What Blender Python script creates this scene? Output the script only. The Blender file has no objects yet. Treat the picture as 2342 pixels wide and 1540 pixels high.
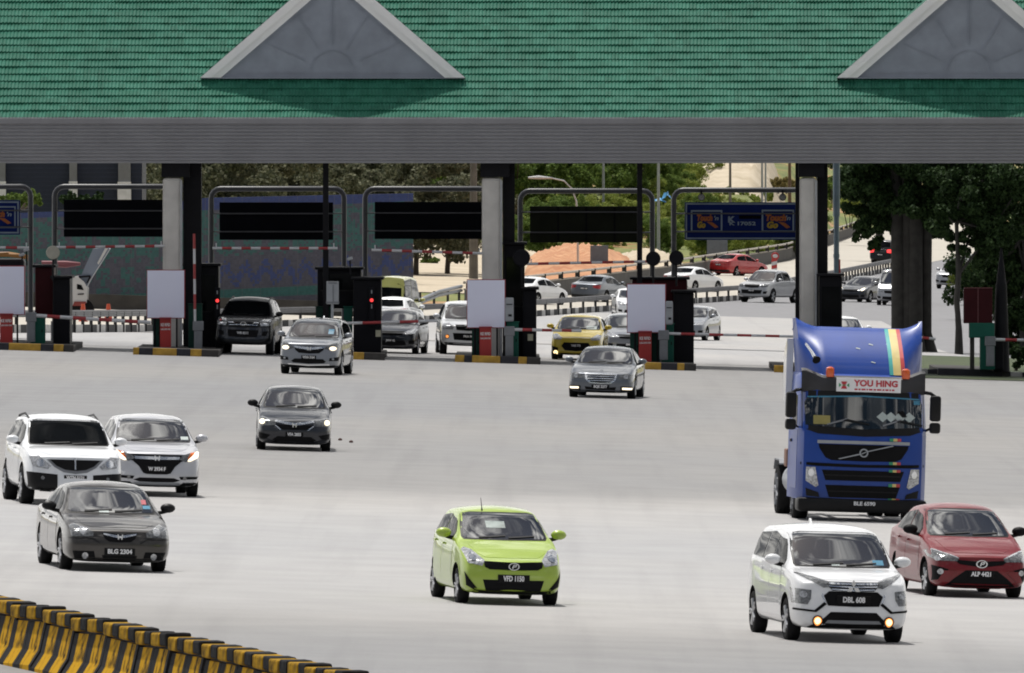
import bpy, bmesh, math, random
from mathutils import Vector, Matrix
from mathutils.bvhtree import BVHTree
random.seed(7)
R = math.radians
sc = bpy.context.scene
COL = sc.collection
# ------------------------------------------------------------------ camera
FPX = 32000.0                      # focal length in photo pixels (2342 wide)
CX, CY, CAMZ = 1171.0, 305.0, 7.35
cd = bpy.data.cameras.new('camera')
cam = bpy.data.objects.new('camera', cd)
COL.objects.link(cam)
cam.location = (0, 0, CAMZ)
cam.rotation_euler = (R(90), 0, 0)
cd.sensor_width = 36.0
cd.lens = FPX/2342*36.0
cd.shift_y = -(770-CY)/2342.0
cd.clip_start, cd.clip_end = 5.0, 9000.0
sc.camera = cam
# ------------------------------------------------------------------ sky and sun
SUN_EL, SUN_DIR = R(70), Vector((-0.42, 0.90))    # towards the sun: behind the plaza, a little left
w = bpy.data.worlds.new('World'); sc.world = w
w.use_nodes = True
nt = w.node_tree; nt.nodes.clear()
def wn(t, **k):
    n = nt.nodes.new(t)
    for a, b in k.items(): setattr(n, a, b)
    return n
out = wn('ShaderNodeOutputWorld'); bg = wn('ShaderNodeBackground')
sky = wn('ShaderNodeTexSky', sky_type='NISHITA', sun_disc=False)
sky.sun_elevation = SUN_EL
sky.sun_rotation = math.atan2(SUN_DIR.x, SUN_DIR.y)
sky.air_density, sky.dust_density = 1.0, 1.5
tc = wn('ShaderNodeTexCoord'); mp = wn('ShaderNodeMapping'); mp.inputs['Scale'].default_value = (1, 1, 1)
nz = wn('ShaderNodeTexNoise'); nz.inputs['Scale'].default_value = 6.5; nz.inputs['Detail'].default_value = 11; nz.inputs['Roughness'].default_value = .55
rp = wn('ShaderNodeValToRGB'); rp.color_ramp.elements[0].position = .49; rp.color_ramp.elements[1].position = .57
nz2 = wn('ShaderNodeTexNoise'); nz2.inputs['Scale'].default_value = 7; nz2.inputs['Detail'].default_value = 6
rp2 = wn('ShaderNodeValToRGB'); rp2.color_ramp.elements[0].position = .4; rp2.color_ramp.elements[1].position = .6
rp2.color_ramp.elements[0].color = (12, 12.3, 13, 1); rp2.color_ramp.elements[1].color = (48, 47, 45, 1)
mx = wn('ShaderNodeMixRGB')
L = nt.links.new
sx_ = wn('ShaderNodeSeparateXYZ'); L(tc.outputs['Generated'], sx_.inputs[0])
def wm(op, a, b_=0.):
    x = wn('ShaderNodeMath', operation=op)
    for i, v in enumerate((a, b_)):
        if isinstance(v, (int, float)): x.inputs[i].default_value = v
        else: L(v, x.inputs[i])
    return x.outputs[0]
den = wm('ADD', wm('MAXIMUM', sx_.outputs[2], 0.), .14)                 # a flat cloud layer seen in perspective
cv = wn('ShaderNodeCombineXYZ'); L(wm('DIVIDE', sx_.outputs[0], den), cv.inputs[0]); L(wm('MULTIPLY', wm('DIVIDE', sx_.outputs[1], den), 2.), cv.inputs[1])
L(cv.outputs[0], mp.inputs['Vector']); L(mp.outputs[0], nz.inputs['Vector']); L(mp.outputs[0], nz2.inputs['Vector'])
low = wm('MAXIMUM', wm('SUBTRACT', .62, sx_.outputs[2]), 0.)          # more cloud towards the horizon beyond the plaza
L(wm('ADD', nz.outputs['Fac'], wm('MULTIPLY', low, wm('ADD', wm('MULTIPLY', sx_.outputs[1], .22), .10))), rp.inputs[0]); L(nz2.outputs['Fac'], rp2.inputs[0])
L(rp.outputs[0], mx.inputs[0]); L(sky.outputs[0], mx.inputs[1]); L(rp2.outputs[0], mx.inputs[2])
L(mx.outputs[0], bg.inputs[0]); bg.inputs[1].default_value = .036
L(bg.outputs[0], out.inputs[0])
sd = bpy.data.lights.new('sun', 'SUN'); sd.energy = 5.0; sd.angle = R(.53); sd.color = (1, .965, .91)
sun = bpy.data.objects.new('sun', sd); COL.objects.link(sun)
d2 = SUN_DIR.normalized()
to_sun = Vector((d2.x*math.cos(SUN_EL), d2.y*math.cos(SUN_EL), math.sin(SUN_EL)))
sun.rotation_euler = to_sun.to_track_quat('Z', 'Y').to_euler()
sun.location = (-200, 500, 400)
sc.view_settings.view_transform = 'Standard'; sc.view_settings.look = 'None'
sc.view_settings.exposure = -0.06; sc.view_settings.gamma = 1.0
sc.render.engine = 'CYCLES'
sc.cycles.max_bounces = 6; sc.cycles.transparent_max_bounces = 8
sc.cycles.filter_width = 1.9

# ------------------------------------------------------------------ ground shape
def sst(t): t = max(0., min(1., t)); return t*t*(3-2*t)
def gz(x, d):
    z = -.03*max(-45., min(45., x)) - 1.3*sst((d-455)/150.)
    u = x-(16.5+(d-1003)*.0386)
    z += 6.2*sst((d-1010)/300.)*sst(-u/5.+.2)
    return z
def hit(px, py):
    k = (px-CX)/FPX; lo, hi = 120., 2400.
    for d in [120+i*4 for i in range(570)]:
        if CY+(CAMZ-gz(k*d, d))*FPX/d <= py: hi = d; lo = d-4; break
    for _ in range(30):
        m = .5*(lo+hi)
        if CY+(CAMZ-gz(k*m, m))*FPX/m <= py: hi = m
        else: lo = m
    d = .5*(lo+hi)
    return Vector((k*d, d, gz(k*d, d)))
def W(px, py, d): return Vector(((px-CX)*d/FPX, d, CAMZ-(py-CY)*d/FPX))

# ------------------------------------------------------------------ materials
MATS = {}
def lin(c): return tuple((v/12.92 if v <= .04045 else ((v+.055)/1.055)**2.4) for v in c)
def base_mat(name):
    m = bpy.data.materials.new(name); m.use_nodes = True
    n = m.node_tree.nodes; return m, n, m.node_tree.links.new, n['Principled BSDF']
def mat(name, col, rough=.6, metal=0., var=.12, scale=3., bump=0., coat=0., emit=None, estr=0., spec=.5, ior=1.5, col2=None):
    if name in MATS: return MATS[name]
    m, n, L, b = base_mat(name)
    b.inputs['Roughness'].default_value = rough; b.inputs['Metallic'].default_value = metal
    b.inputs['Coat Weight'].default_value = coat; b.inputs['Coat Roughness'].default_value = .04
    b.inputs['Specular IOR Level'].default_value = spec; b.inputs['IOR'].default_value = ior
    t = n.new('ShaderNodeTexCoord'); z = n.new('ShaderNodeTexNoise')
    z.inputs['Scale'].default_value = scale; z.inputs['Detail'].default_value = 5
    L(t.outputs['Object'], z.inputs['Vector'])
    r = n.new('ShaderNodeValToRGB'); r.color_ramp.elements[0].position = .3; r.color_ramp.elements[1].position = .7
    c2 = col2 if col2 else tuple(min(1, c*(1+var)) for c in col)
    c1 = col if col2 else tuple(c*(1-var) for c in col)
    r.color_ramp.elements[0].color = (*c1, 1); r.color_ramp.elements[1].color = (*c2, 1)
    L(z.outputs['Fac'], r.inputs[0]); L(r.outputs[0], b.inputs['Base Color'])
    if bump:
        bp = n.new('ShaderNodeBump'); bp.inputs['Strength'].default_value = bump; bp.inputs['Distance'].default_value = .02
        L(z.outputs['Fac'], bp.inputs['Height']); L(bp.outputs[0], b.inputs['Normal'])
    if emit:
        b.inputs['Emission Color'].default_value = (*emit, 1); b.inputs['Emission Strength'].default_value = estr
    MATS[name] = m; return m
def paint(name, col, metal=.25, rough=.38, var=.05):
    return mat(name, col, rough, metal, var, 1.5, 0, 1.0)
M_BLACK = mat('black_plastic', (.006, .006, .007), .6, 0, .2, spec=.12)
M_TRIM = mat('dark_trim', (.011, .011, .012), .45, 0, .2, spec=.2)
M_TYRE = mat('tyre_rubber', (.011, .011, .012), .8, 0, .25, 12, spec=.15)
M_RIM = mat('alloy_rim', (.45, .46, .48), .3, .8, .1)
M_GLASS = mat('tinted_glass', (.004, .005, .006), .02, 0, .3, 1.5, spec=.1, ior=1.3)
M_WIND = mat('windscreen_glass', (.004, .006, .008), .012, 0, .5, 2.2, spec=.5, ior=3.6)
M_CHROME = mat('chrome', (.75, .77, .8), .12, 1., .03)
M_LAMP = mat('headlamp_lens', (.42, .43, .45), .08, .35, .5, 26, .3, 1.)
M_LAMPD = mat('smoked_headlamp_lens', (.16, .165, .17), .08, .4, .6, 26, .3, 1.)
M_LIT = mat('lit_lamp', (1, .9, .7), .3, emit=(1, .84, .62), estr=1.7)
M_FOG = mat('lit_fog_lamp', (.6, .2, .05), .3, emit=(1, .36, .08), estr=1.1)
M_FOGC = mat('lit_fog_core', (1, .9, .6), .3, emit=(1, .74, .36), estr=1.9)
M_AMBER = mat('amber_lens', (.7, .15, .02), .15, coat=.5)
M_RED = mat('red_lens', (.35, .01, .012), .12, coat=.8)
M_REDLIT = mat('lit_red_lamp', (1, .05, .05), .2, emit=(1, .05, .05), estr=1.5)
M_WHT = mat('white_lettering', (.8, .8, .82), .5, 0, .03)
M_PLATE = mat('plate_black', (.006, .006, .007), .45, 0, .1, spec=.15)

# ------------------------------------------------------------------ mesh helpers
def link(name, me, m, parent=None, loc=None, smooth=False, ang=40):
    o = bpy.data.objects.new(name, me); COL.objects.link(o)
    if m is not None and not me.materials:
        for mm in (m if isinstance(m, (list, tuple)) else [m]): me.materials.append(mm)
    if parent is not None: o.parent = parent
    if loc is not None: o.location = loc
    if smooth:
        me.shade_smooth(); me.set_sharp_from_angle(angle=R(ang))
    return o
def tag(o, label=None, cat=None, group=None, kind=None):
    if label: o['label'] = label
    if cat: o['category'] = cat
    if group: o['group'] = group
    if kind: o['kind'] = kind
    return o
def thing(name, label, cat, loc=(0, 0, 0), rot=(0, 0, 0), group=None):
    o = bpy.data.objects.new(name, None); COL.objects.link(o)
    o.empty_display_size = .3
    o.location = loc; o.rotation_euler = rot
    return tag(o, label, cat, group)
class MB:
    def __init__(s): s.bm = bmesh.new()
    def box(s, c, size, rot=None, bev=0., mi=0):
        r = bmesh.ops.create_cube(s.bm, size=1.0)
        vs = r['verts']
        mtx = Matrix.Translation(Vector(c)) @ (rot.to_matrix().to_4x4() if rot else Matrix()) @ Matrix.Diagonal((*size, 1))
        bmesh.ops.transform(s.bm, matrix=mtx, verts=vs)
        fs = list({f for v in vs for f in v.link_faces})
        for f in fs: f.material_index = mi
        if bev:
            es = list({e for v in vs for e in v.link_edges})
            g = bmesh.ops.bevel(s.bm, geom=es, offset=bev, segments=2, affect='EDGES', profile=.5)
            for f in g['faces']: f.material_index = mi
        return s
    def bb(s, a, b, **k):
        a, b = Vector(a), Vector(b)
        return s.box((a+b)/2, [abs(q) for q in (b-a)], **k)
    def cyl(s, p0, p1, r0, r1=None, n=12, mi=0, cap=True):
        p0, p1 = Vector(p0), Vector(p1); d = p1-p0
        r1 = r0 if r1 is None else r1
        g = bmesh.ops.create_cone(s.bm, cap_ends=cap, segments=n, radius1=r0, radius2=r1, depth=d.length)
        q = d.to_track_quat('Z', 'Y').to_matrix().to_4x4()
        bmesh.ops.transform(s.bm, matrix=Matrix.Translation((p0+p1)/2) @ q, verts=g['verts'])
        for f in {f for v in g['verts'] for f in v.link_faces}: f.material_index = mi
        return s
    def tube(s, pts, r, n=10, mi=0):
        pts = [Vector(p) for p in pts]; rings = []
        for i, p in enumerate(pts):
            t = (pts[min(i+1, len(pts)-1)]-pts[max(i-1, 0)]).normalized()
            q = t.to_track_quat('Z', 'Y')
            rr = r[i] if isinstance(r, (list, tuple)) else r
            rings.append([s.bm.verts.new(p+q @ Vector((rr*math.cos(2*math.pi*k/n), rr*math.sin(2*math.pi*k/n), 0))) for k in range(n)])
        for a, b in zip(rings, rings[1:]):
            # keep the best rotational match between successive rings
            off = min(range(n), key=lambda o: (a[0].co-b[o].co).length)
            for k in range(n):
                f = s.bm.faces.new((a[k], a[(k+1) % n], b[(k+1+off) % n], b[(k+off) % n])); f.material_index = mi
        for rg, rev in ((rings[0], True), (rings[-1], False)):
            f = s.bm.faces.new(rg[::-1] if rev else rg); f.material_index = mi
        return s
    def sph(s, c, size, u=16, v=10, mi=0):
        g = bmesh.ops.create_uvsphere(s.bm, u_segments=u, v_segments=v, radius=1.0)
        bmesh.ops.transform(s.bm, matrix=Matrix.Translation(Vector(c)) @ Matrix.Diagonal((*size, 1)), verts=g['verts'])
        for f in {f for q in g['verts'] for f in q.link_faces}: f.material_index = mi
        return s
    def prism(s, poly, fn, d0, d1, mi=0):
        """poly: list of (u,v); fn(u,v,d)->xyz; extruded from d0 to d1"""
        a = [s.bm.verts.new(fn(u, v, d0)) for u, v in poly]; b = [s.bm.verts.new(fn(u, v, d1)) for u, v in poly]
        n = len(poly); fs = [s.bm.faces.new(a), s.bm.faces.new(b[::-1])]
        for i in range(n): fs.append(s.bm.faces.new((a[i], b[i], b[(i+1) % n], a[(i+1) % n])))
        for f in fs: f.material_index = mi
        return s
    def faces(s, vs, fs, mi=0):
        v = [s.bm.verts.new(p) for p in vs]
        for f in fs:
            ff = s.bm.faces.new([v[i] for i in f]); ff.material_index = mi
        return s
    def lathe(s, prof, axis='x', n=24, c=(0, 0, 0), mi=0):
        c = Vector(c); rings = []
        for h, r in prof:
            ring = []
            for k in range(n):
                a = 2*math.pi*k/n; p = (h, r*math.cos(a), r*math.sin(a))
                ring.append(s.bm.verts.new(c+Vector(p if axis == 'x' else ((p[1], p[0], p[2]) if axis == 'y' else (p[1], p[2], p[0])))))
            rings.append(ring)
        for a, b in zip(rings, rings[1:]):
            for k in range(n):
                f = s.bm.faces.new((a[k], a[(k+1) % n], b[(k+1) % n], b[k])); f.material_index = mi
        for rg in (rings[0], rings[-1]):
            f = s.bm.faces.new(rg); f.material_index = mi
        return s
    def build(s, name, m, parent=None, loc=None, smooth=False, ang=40):
        bmesh.ops.recalc_face_normals(s.bm, faces=s.bm.faces[:])
        me = bpy.data.meshes.new(name); s.bm.to_mesh(me); s.bm.free()
        return link(name, me, m, parent, loc, smooth, ang)
def text_mesh(txt, size, name, m, parent, loc, rot, width=None, ext=.003, bold=0., align='CENTER', shear=0.):
    cu = bpy.data.curves.new(name, 'FONT'); cu.body = txt; cu.size = size; cu.extrude = ext; cu.offset = bold; cu.shear = shear
    cu.align_x = align; cu.align_y = 'CENTER'; cu.resolution_u = 3
    t = bpy.data.objects.new('tmp_text', cu); COL.objects.link(t)
    dg = bpy.context.evaluated_depsgraph_get()
    me = bpy.data.meshes.new_from_object(t.evaluated_get(dg)); me.name = name
    bpy.data.objects.remove(t); bpy.data.curves.remove(cu)
    if width:
        xs = [v.co.x for v in me.vertices]; k = width/(max(xs)-min(xs))
        for v in me.vertices: v.co.x *= k
    me.materials.clear()
    o = link(name, me, m, parent, loc); o.rotation_euler = rot
    return o
FACE = (R(90), 0, 0)               # text upright, read from -Y

# ------------------------------------------------------------------ materials of the setting
def concrete_mat():
    m, n, L, b = base_mat('pavement_concrete')
    t = n.new('ShaderNodeTexCoord')
    def noise(sc_, det, scale3=(1, 1, 1)):
        mpn = n.new('ShaderNodeMapping'); mpn.inputs['Scale'].default_value = scale3
        z = n.new('ShaderNodeTexNoise'); z.inputs['Scale'].default_value = sc_; z.inputs['Detail'].default_value = det
        L(t.outputs['Object'], mpn.inputs[0]); L(mpn.outputs[0], z.inputs['Vector']); return z.outputs['Fac']
    def ramp(f, p0, c0, p1, c1):
        r = n.new('ShaderNodeValToRGB'); e = r.color_ramp.elements
        e[0].position, e[1].position = p0, p1; e[0].color = (*c0, 1); e[1].color = (*c1, 1); L(f, r.inputs[0]); return r.outputs[0]
    def mul(a, b_, f=1.):
        x = n.new('ShaderNodeMixRGB'); x.blend_type = 'MULTIPLY'; x.inputs[0].default_value = f; L(a, x.inputs[1]); L(b_, x.inputs[2]); return x.outputs[0]
    c = ramp(noise(.55, 9), .3, (.297, .296, .300), .7, (.343, .341, .343))
    c = mul(c, ramp(noise(.045, 6, (1, .5, 1)), .36, (.92, .925, .94), .64, (1.07, 1.04, 1.0)))
    c = mul(c, ramp(noise(1.5, 6, (1, .02, 1)), .3, (.84, .84, .845), .5, (1, 1, 1)), .55)       # tyre tracks drawn out along the lanes
    c = mul(c, ramp(noise(14, 4), .28, (.88, .88, .88), .55, (1.02, 1.02, 1.02)), .55)
    L(c, b.inputs['Base Color']); b.inputs['Roughness'].default_value = .78
    bp = n.new('ShaderNodeBump'); bp.inputs['Strength'].default_value = .15; bp.inputs['Distance'].default_value = .01
    L(noise(30, 3), bp.inputs['Height']); L(bp.outputs[0], b.inputs['Normal'])
    return m
M_CONC = concrete_mat()
M_ASPH_SHADE = mat('shaded_asphalt', (.185, .185, .195), .85, 0, .12, 1.2)
M_ROAD2 = mat('pale_road', (.40, .37, .32), .85, 0, .08, .3)
def earth_mat():
    m, n, L, b = base_mat('hillside_earth')
    t = n.new('ShaderNodeTexCoord')
    def noise(s, d, sc3=(1, .22, 1)):
        mpn = n.new('ShaderNodeMapping'); mpn.inputs['Scale'].default_value = sc3
        z = n.new('ShaderNodeTexNoise'); z.inputs['Scale'].default_value = s; z.inputs['Detail'].default_value = d
        L(t.outputs['Object'], mpn.inputs[0]); L(mpn.outputs[0], z.inputs['Vector']); return z.outputs['Fac']
    r1 = n.new('ShaderNodeValToRGB'); L(noise(.14, 6), r1.inputs[0])
    e = r1.color_ramp.elements; e[0].position = .38; e[0].color = (.10, .13, .03, 1); e[1].position = .74; e[1].color = (.42, .33, .2, 1)
    k = e.new(.52); k.color = (.16, .17, .045, 1); k = e.new(.6); k.color = (.30, .15, .06, 1); k = e.new(.66); k.color = (.38, .28, .16, 1)
    r2 = n.new('ShaderNodeValToRGB'); L(noise(1.4, 6), r2.inputs[0])
    r2.color_ramp.elements[0].position = .3; r2.color_ramp.elements[0].color = (.75, .75, .7, 1); r2.color_ramp.elements[1].position = .65; r2.color_ramp.elements[1].color = (1.1, 1.1, 1.1, 1)
    x = n.new('ShaderNodeMixRGB'); x.blend_type = 'MULTIPLY'; x.inputs[0].default_value = 1; L(r1.outputs[0], x.inputs[1]); L(r2.outputs[0], x.inputs[2])
    L(x.outputs[0], b.inputs['Base Color']); b.inputs['Roughness'].default_value = .95
    return m
M_EARTH = earth_mat()
M_SAND = mat('pale_sand', (.36, .30, .21), .95, 0, .1, .35, .2, col2=(.5, .43, .33))
M_ORANGE = mat('orange_soil', (.33, .13, .055), .95, 0, .1, .5, .3, col2=(.5, .28, .15))
M_GRASS = mat('verge_grass', (.012, .026, .007), .9, 0, .1, .9, .3, col2=(.05, .07, .016))

def sheet(name, m, dl, xl, xr, nx=24, lift=.0, label=None, kind='structure'):
    """strip of ground between x=xl(d) and x=xr(d) for every d in dl, laid on the terrain"""
    vs, fs = [], []
    for d in dl:
        a, b = xl(d), xr(d)
        for i in range(nx+1):
            x = a+(b-a)*i/nx; vs.append((x, d, gz(x, d)+lift))
    for j in range(len(dl)-1):
        for i in range(nx):
            k = j*(nx+1)+i; fs.append((k, k+1, k+nx+2, k+nx+1))
    me = bpy.data.meshes.new(name); me.from_pydata(vs, [], fs)
    o = link(name, me, m, smooth=True, ang=180); tag(o, kind=kind)
    if label: o['label'] = label
    return o
def frange(a, b, s): return [a+(b-a)*i/max(1, int(round((b-a)/s))) for i in range(max(1, int(round((b-a)/s)))+1)]
# the ground: one sheet to the horizon
xs = [-4000, -1500, -600, -250, -120, -80]+frange(-60, 60, 2.)+[80, 120, 250, 600, 1500, 4000]
ds = [-300, 0, 60]+frange(100, 440, 10)+frange(445, 640, 5)[0:]+frange(650, 1000, 10)+frange(1010, 1330, 8)+[1400, 1600, 2000, 3000, 5000, 8000]
vs = [(x, d, gz(x, d)) for d in ds for x in xs]
nx_ = len(xs)
fs = [(j*nx_+i, j*nx_+i+1, (j+1)*nx_+i+1, (j+1)*nx_+i) for j in range(len(ds)-1) for i in range(nx_-1)]
me = bpy.data.meshes.new('ground'); me.from_pydata(vs, [], fs)
tag(link('ground', me, M_EARTH, smooth=True, ang=180), kind='structure')
# lines of the two far roads, read off the photograph as ground points
MED = [hit(*p) for p in ((-60, 764), (165, 762), (450, 753), (750, 744), (900, 739), (1060, 735), (1240, 724), (1430, 710), (1560, 697), (1690, 688), (1830, 664), (1930, 644), (2030, 622), (2120, 604))]
PAR = [hit(*p) for p in ((1062, 705), (1130, 698), (1210, 688), (1420, 660), (1560, 640), (1800, 598), (1940, 545), (1990, 524))]
def curve_d(P):
    def f(x):
        if x <= P[0].x: return P[0].y
        for a, b in zip(P, P[1:]):
            if x <= b.x: return a.y+(b.y-a.y)*(x-a.x)/(b.x-a.x)
        return P[-1].y+(x-P[-1].x)*(P[-1].y-P[-2].y)/(P[-1].x-P[-2].x)
    return f
medd, pard = curve_d(MED), curve_d(PAR)
def xband(name, m, x0, x1, step, dfun0, dfun1, nd, lift):
    vs, fs = [], []; X = frange(x0, x1, step)
    for x in X:
        a, b = dfun0(x), dfun1(x)
        for i in range(nd+1):
            d = a+(b-a)*i/nd; vs.append((x, d, gz(x, d)+lift))
    for j in range(len(X)-1):
        for i in range(nd):
            k = j*(nd+1)+i; fs.append((k, k+nd+1, k+nd+2, k+1))
    me = bpy.data.meshes.new(name); me.from_pydata(vs, [], fs)
    return tag(link(name, me, m, smooth=True, ang=180), kind='structure')
plaza_ds = frange(-200, 100, 60)+frange(110, 430, 10)[0:]+frange(435, 620, 4)
sheet('plaza_pavement', M_CONC, [d for d in plaza_ds if d <= 545], lambda d: -90, lambda d: 45, 45, .012)
xband('slip_road', M_ASPH_SHADE, -60, 60, 2, lambda x: 544, lambda x: max(550, medd(x)+6), 24, .02)  # its asphalt grey also stands for the shadow lying across the road
xband('sunlit_road', M_CONC, -22, 18, 2, lambda x: 542, lambda x: max(546, min(682, medd(x)-1.5)), 12, .032)
xband('far_road', M_ROAD2, -40, 50, 1.5, lambda x: medd(x)+2, lambda x: max(medd(x)+8, pard(x)+1), 40, .04)
xband('sand_flat', M_SAND, -8, -1.2, 1, lambda x: 745, lambda x: 1050, 30, .05)
# grass verge with a painted kerb on the right of the plaza
sheet('grass_verge', M_GRASS, frange(441, 540, 5), lambda d: (2095-CX)*d/FPX+max(0, (441-d)*.02), lambda d: 46, 18, .03)
# ------------------------------------------------------------------ two drifting clouds that shade parts of the pavement
def cloud_mat():
    m = bpy.data.materials.new('cloud_vapour'); m.use_nodes = True; n = m.node_tree.nodes; L = m.node_tree.links.new; n.clear()
    t = n.new('ShaderNodeTexCoord'); g = n.new('ShaderNodeTexGradient'); g.gradient_type = 'SPHERICAL'; mpn = n.new('ShaderNodeMapping'); mpn.inputs['Scale'].default_value = (1, 1, 0); L(t.outputs['Object'], mpn.inputs[0]); L(mpn.outputs[0], g.inputs[0])
    z = n.new('ShaderNodeTexNoise'); z.inputs['Scale'].default_value = 2.4; z.inputs['Detail'].default_value = 5; L(t.outputs['Object'], z.inputs['Vector'])
    a = n.new('ShaderNodeMath'); a.operation = 'MULTIPLY_ADD'; L(z.outputs['Fac'], a.inputs[0]); a.inputs[1].default_value = .5; a.inputs[2].default_value = -.25
    b = n.new('ShaderNodeMath'); L(a.outputs[0], b.inputs[0]); L(g.outputs['Fac'], b.inputs[1])
    r = n.new('ShaderNodeValToRGB'); r.color_ramp.elements[0].position = .08; r.color_ramp.elements[0].color = (0, 0, 0, 1); r.color_ramp.elements[1].position = .24; r.color_ramp.elements[1].color = (.25, .25, .25, 1); L(b.outputs[0], r.inputs[0])
    tr = n.new('ShaderNodeBsdfTransparent'); d = n.new('ShaderNodeBsdfTranslucent'); d.inputs[0].default_value = (.9, .9, .9, 1); x = n.new('ShaderNodeMixShader'); o = n.new('ShaderNodeOutputMaterial')
    L(r.outputs[0], x.inputs[0]); L(tr.outputs[0], x.inputs[1]); L(d.outputs[0], x.inputs[2]); L(x.outputs[0], o.inputs[0]); return m
M_CLOUD = cloud_mat()
def cloud(xc, dc, rx, rd, alt=420.):
    k = alt/to_sun.z; m = MB(); m.sph((0, 0, 0), (1, 1, 1), 40, 20)
    for v in m.bm.verts: v.co.z *= 1+.25*math.sin(v.co.x*5)*math.cos(v.co.y*4)
    o = m.build('cloud', M_CLOUD, None, (xc+to_sun.x*k, dc+to_sun.y*k, alt), True, 180); o.scale = (rx, rd, 12); tag(o, kind='structure')
cloud(-2, 374, 80, 108)
cloud(0, 112, 80, 118)
# ================================================================== THE TOLL PLAZA
D0 = 448.0                                  # distance of the roof's front edge
S0 = FPX/D0
def zt(py, d=D0): return CAMZ-(py-CY)*d/FPX
M_TILE = None
def tile_mat():
    m, n, L, b = base_mat('green_roof_tile')
    t = n.new('ShaderNodeTexCoord'); sp = n.new('ShaderNodeSeparateXYZ'); L(t.outputs['Object'], sp.inputs[0])
    def flo(o, k):
        a = n.new('ShaderNodeMath'); a.operation = 'MULTIPLY'; a.inputs[1].default_value = k; L(o, a.inputs[0])
        f = n.new('ShaderNodeMath'); f.operation = 'FLOOR'; L(a.outputs[0], f.inputs[0]); return f.outputs[0]
    c = n.new('ShaderNodeCombineXYZ'); L(flo(sp.outputs[0], 1/.23), c.inputs[0]); L(flo(sp.outputs[2], 1/.2353), c.inputs[1])
    wn_ = n.new('ShaderNodeTexWhiteNoise'); L(c.outputs[0], wn_.inputs['Vector'])
    r = n.new('ShaderNodeValToRGB'); L(wn_.outputs['Value'], r.inputs[0])
    r.color_ramp.elements[0].color = (.018, .145, .092, 1); r.color_ramp.elements[1].color = (.034, .2, .135, 1)
    z = n.new('ShaderNodeTexNoise'); z.inputs['Scale'].default_value = .6; z.inputs['Detail'].default_value = 6; L(t.outputs['Object'], z.inputs['Vector'])
    r2 = n.new('ShaderNodeValToRGB'); L(z.outputs['Fac'], r2.inputs[0]); r2.color_ramp.elements[0].position = .35; r2.color_ramp.elements[0].color = (.88, .9, .9, 1); r2.color_ramp.elements[1].position = .7; r2.color_ramp.elements[1].color = (1.2, 1.12, 1.12, 1)
    x = n.new('ShaderNodeMixRGB'); x.blend_type = 'MULTIPLY'; x.inputs[0].default_value = 1; L(r.outputs[0], x.inputs[1]); L(r2.outputs[0], x.inputs[2])
    L(x.outputs[0], b.inputs['Base Color']); b.inputs['Roughness'].default_value = .5
    return m
M_TILE = tile_mat()
M_FASCIA = mat('grey_cladding', (.265, .265, .285), .6, .0, .08, .8)
M_PEDI = mat('pediment_render', (.29, .32, .385), .75, 0, .12, 1.6)
M_BARGE = mat('barge_board', (.95, .95, .98), .55, 0, .05, 1.)
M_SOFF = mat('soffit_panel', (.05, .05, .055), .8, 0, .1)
M_COLM = mat('column_concrete', (.62, .60, .575), .85, 0, .14, 1.3, .1)
M_STEEL = mat('dark_steel', (.009, .009, .012), .55, 0, .2, spec=.15)
M_PIPE = mat('gantry_pipe', (.045, .048, .058), .38, .0, .15, spec=.5)
XL, XR = -19.5, 19.5
PITCH = R(35)
EAVE_Z, EAVE_Y = zt(270), D0
plaza = thing('toll_plaza_building', 'wide toll plaza canopy with green tiled roof, grey ribbed fascia and gabled dormers', 'toll plaza', (0, D0, 0))
def roof_mesh():
    p = .1155; course = .2353/math.sin(PITCH); nrow = 18; vs = []; fs = []
    ncol = int((XR-XL)/(p/5)); rr_ = [random.uniform(-1, 1) for _ in range(nrow)]
    prof = [.012, .020, .030, .016, .004]
    for r in range(nrow):
        for k, (t, lift) in enumerate(((0, .046), (.03, .044), (1.0, .0))):
            s_ = (r+t)*course
            for c in range(ncol+1):
                x = XL+c*p/5; h = prof[c % 5]*1.5+lift+.006*math.sin(x*1.7+r*1.3)+.004*math.sin(x*5.1+r*4.1)+.004*rr_[r]
                vs.append((x, s_*math.cos(PITCH)-h*math.sin(PITCH), EAVE_Z+s_*math.sin(PITCH)+h*math.cos(PITCH)-.03))
    n = ncol+1
    for j in range(nrow*3-1):
        for c in range(ncol): k = j*n+c; fs.append((k, k+1, k+n+1, k+n))
    me = bpy.data.meshes.new('roof_tiles'); me.from_pydata(vs, [], fs); return me
rt = link('roof', roof_mesh(), M_TILE, plaza, smooth=True, ang=50)
ridge_s = 18*.2353
m = MB()   # roof slabs: front underside and the whole back slope
yr = ridge_s/math.tan(PITCH); zr = EAVE_Z+ridge_s
m.faces([(XL, yr, zr-.04), (XR, yr, zr-.04), (XR, yr+.5, zr-.3), (XL, yr+.5, zr-.3), (XR, yr+.5, zt(366)), (XL, yr+.5, zt(366))], [(0, 1, 2, 3), (3, 2, 4, 5)])
m.build('back_wall', M_FASCIA, plaza)
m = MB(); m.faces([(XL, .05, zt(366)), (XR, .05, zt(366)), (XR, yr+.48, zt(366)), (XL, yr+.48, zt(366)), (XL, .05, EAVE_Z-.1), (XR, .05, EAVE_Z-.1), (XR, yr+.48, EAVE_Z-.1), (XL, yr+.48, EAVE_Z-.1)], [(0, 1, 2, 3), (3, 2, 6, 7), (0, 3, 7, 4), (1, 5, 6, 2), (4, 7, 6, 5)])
m.build('soffit', M_SOFF, plaza)
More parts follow.
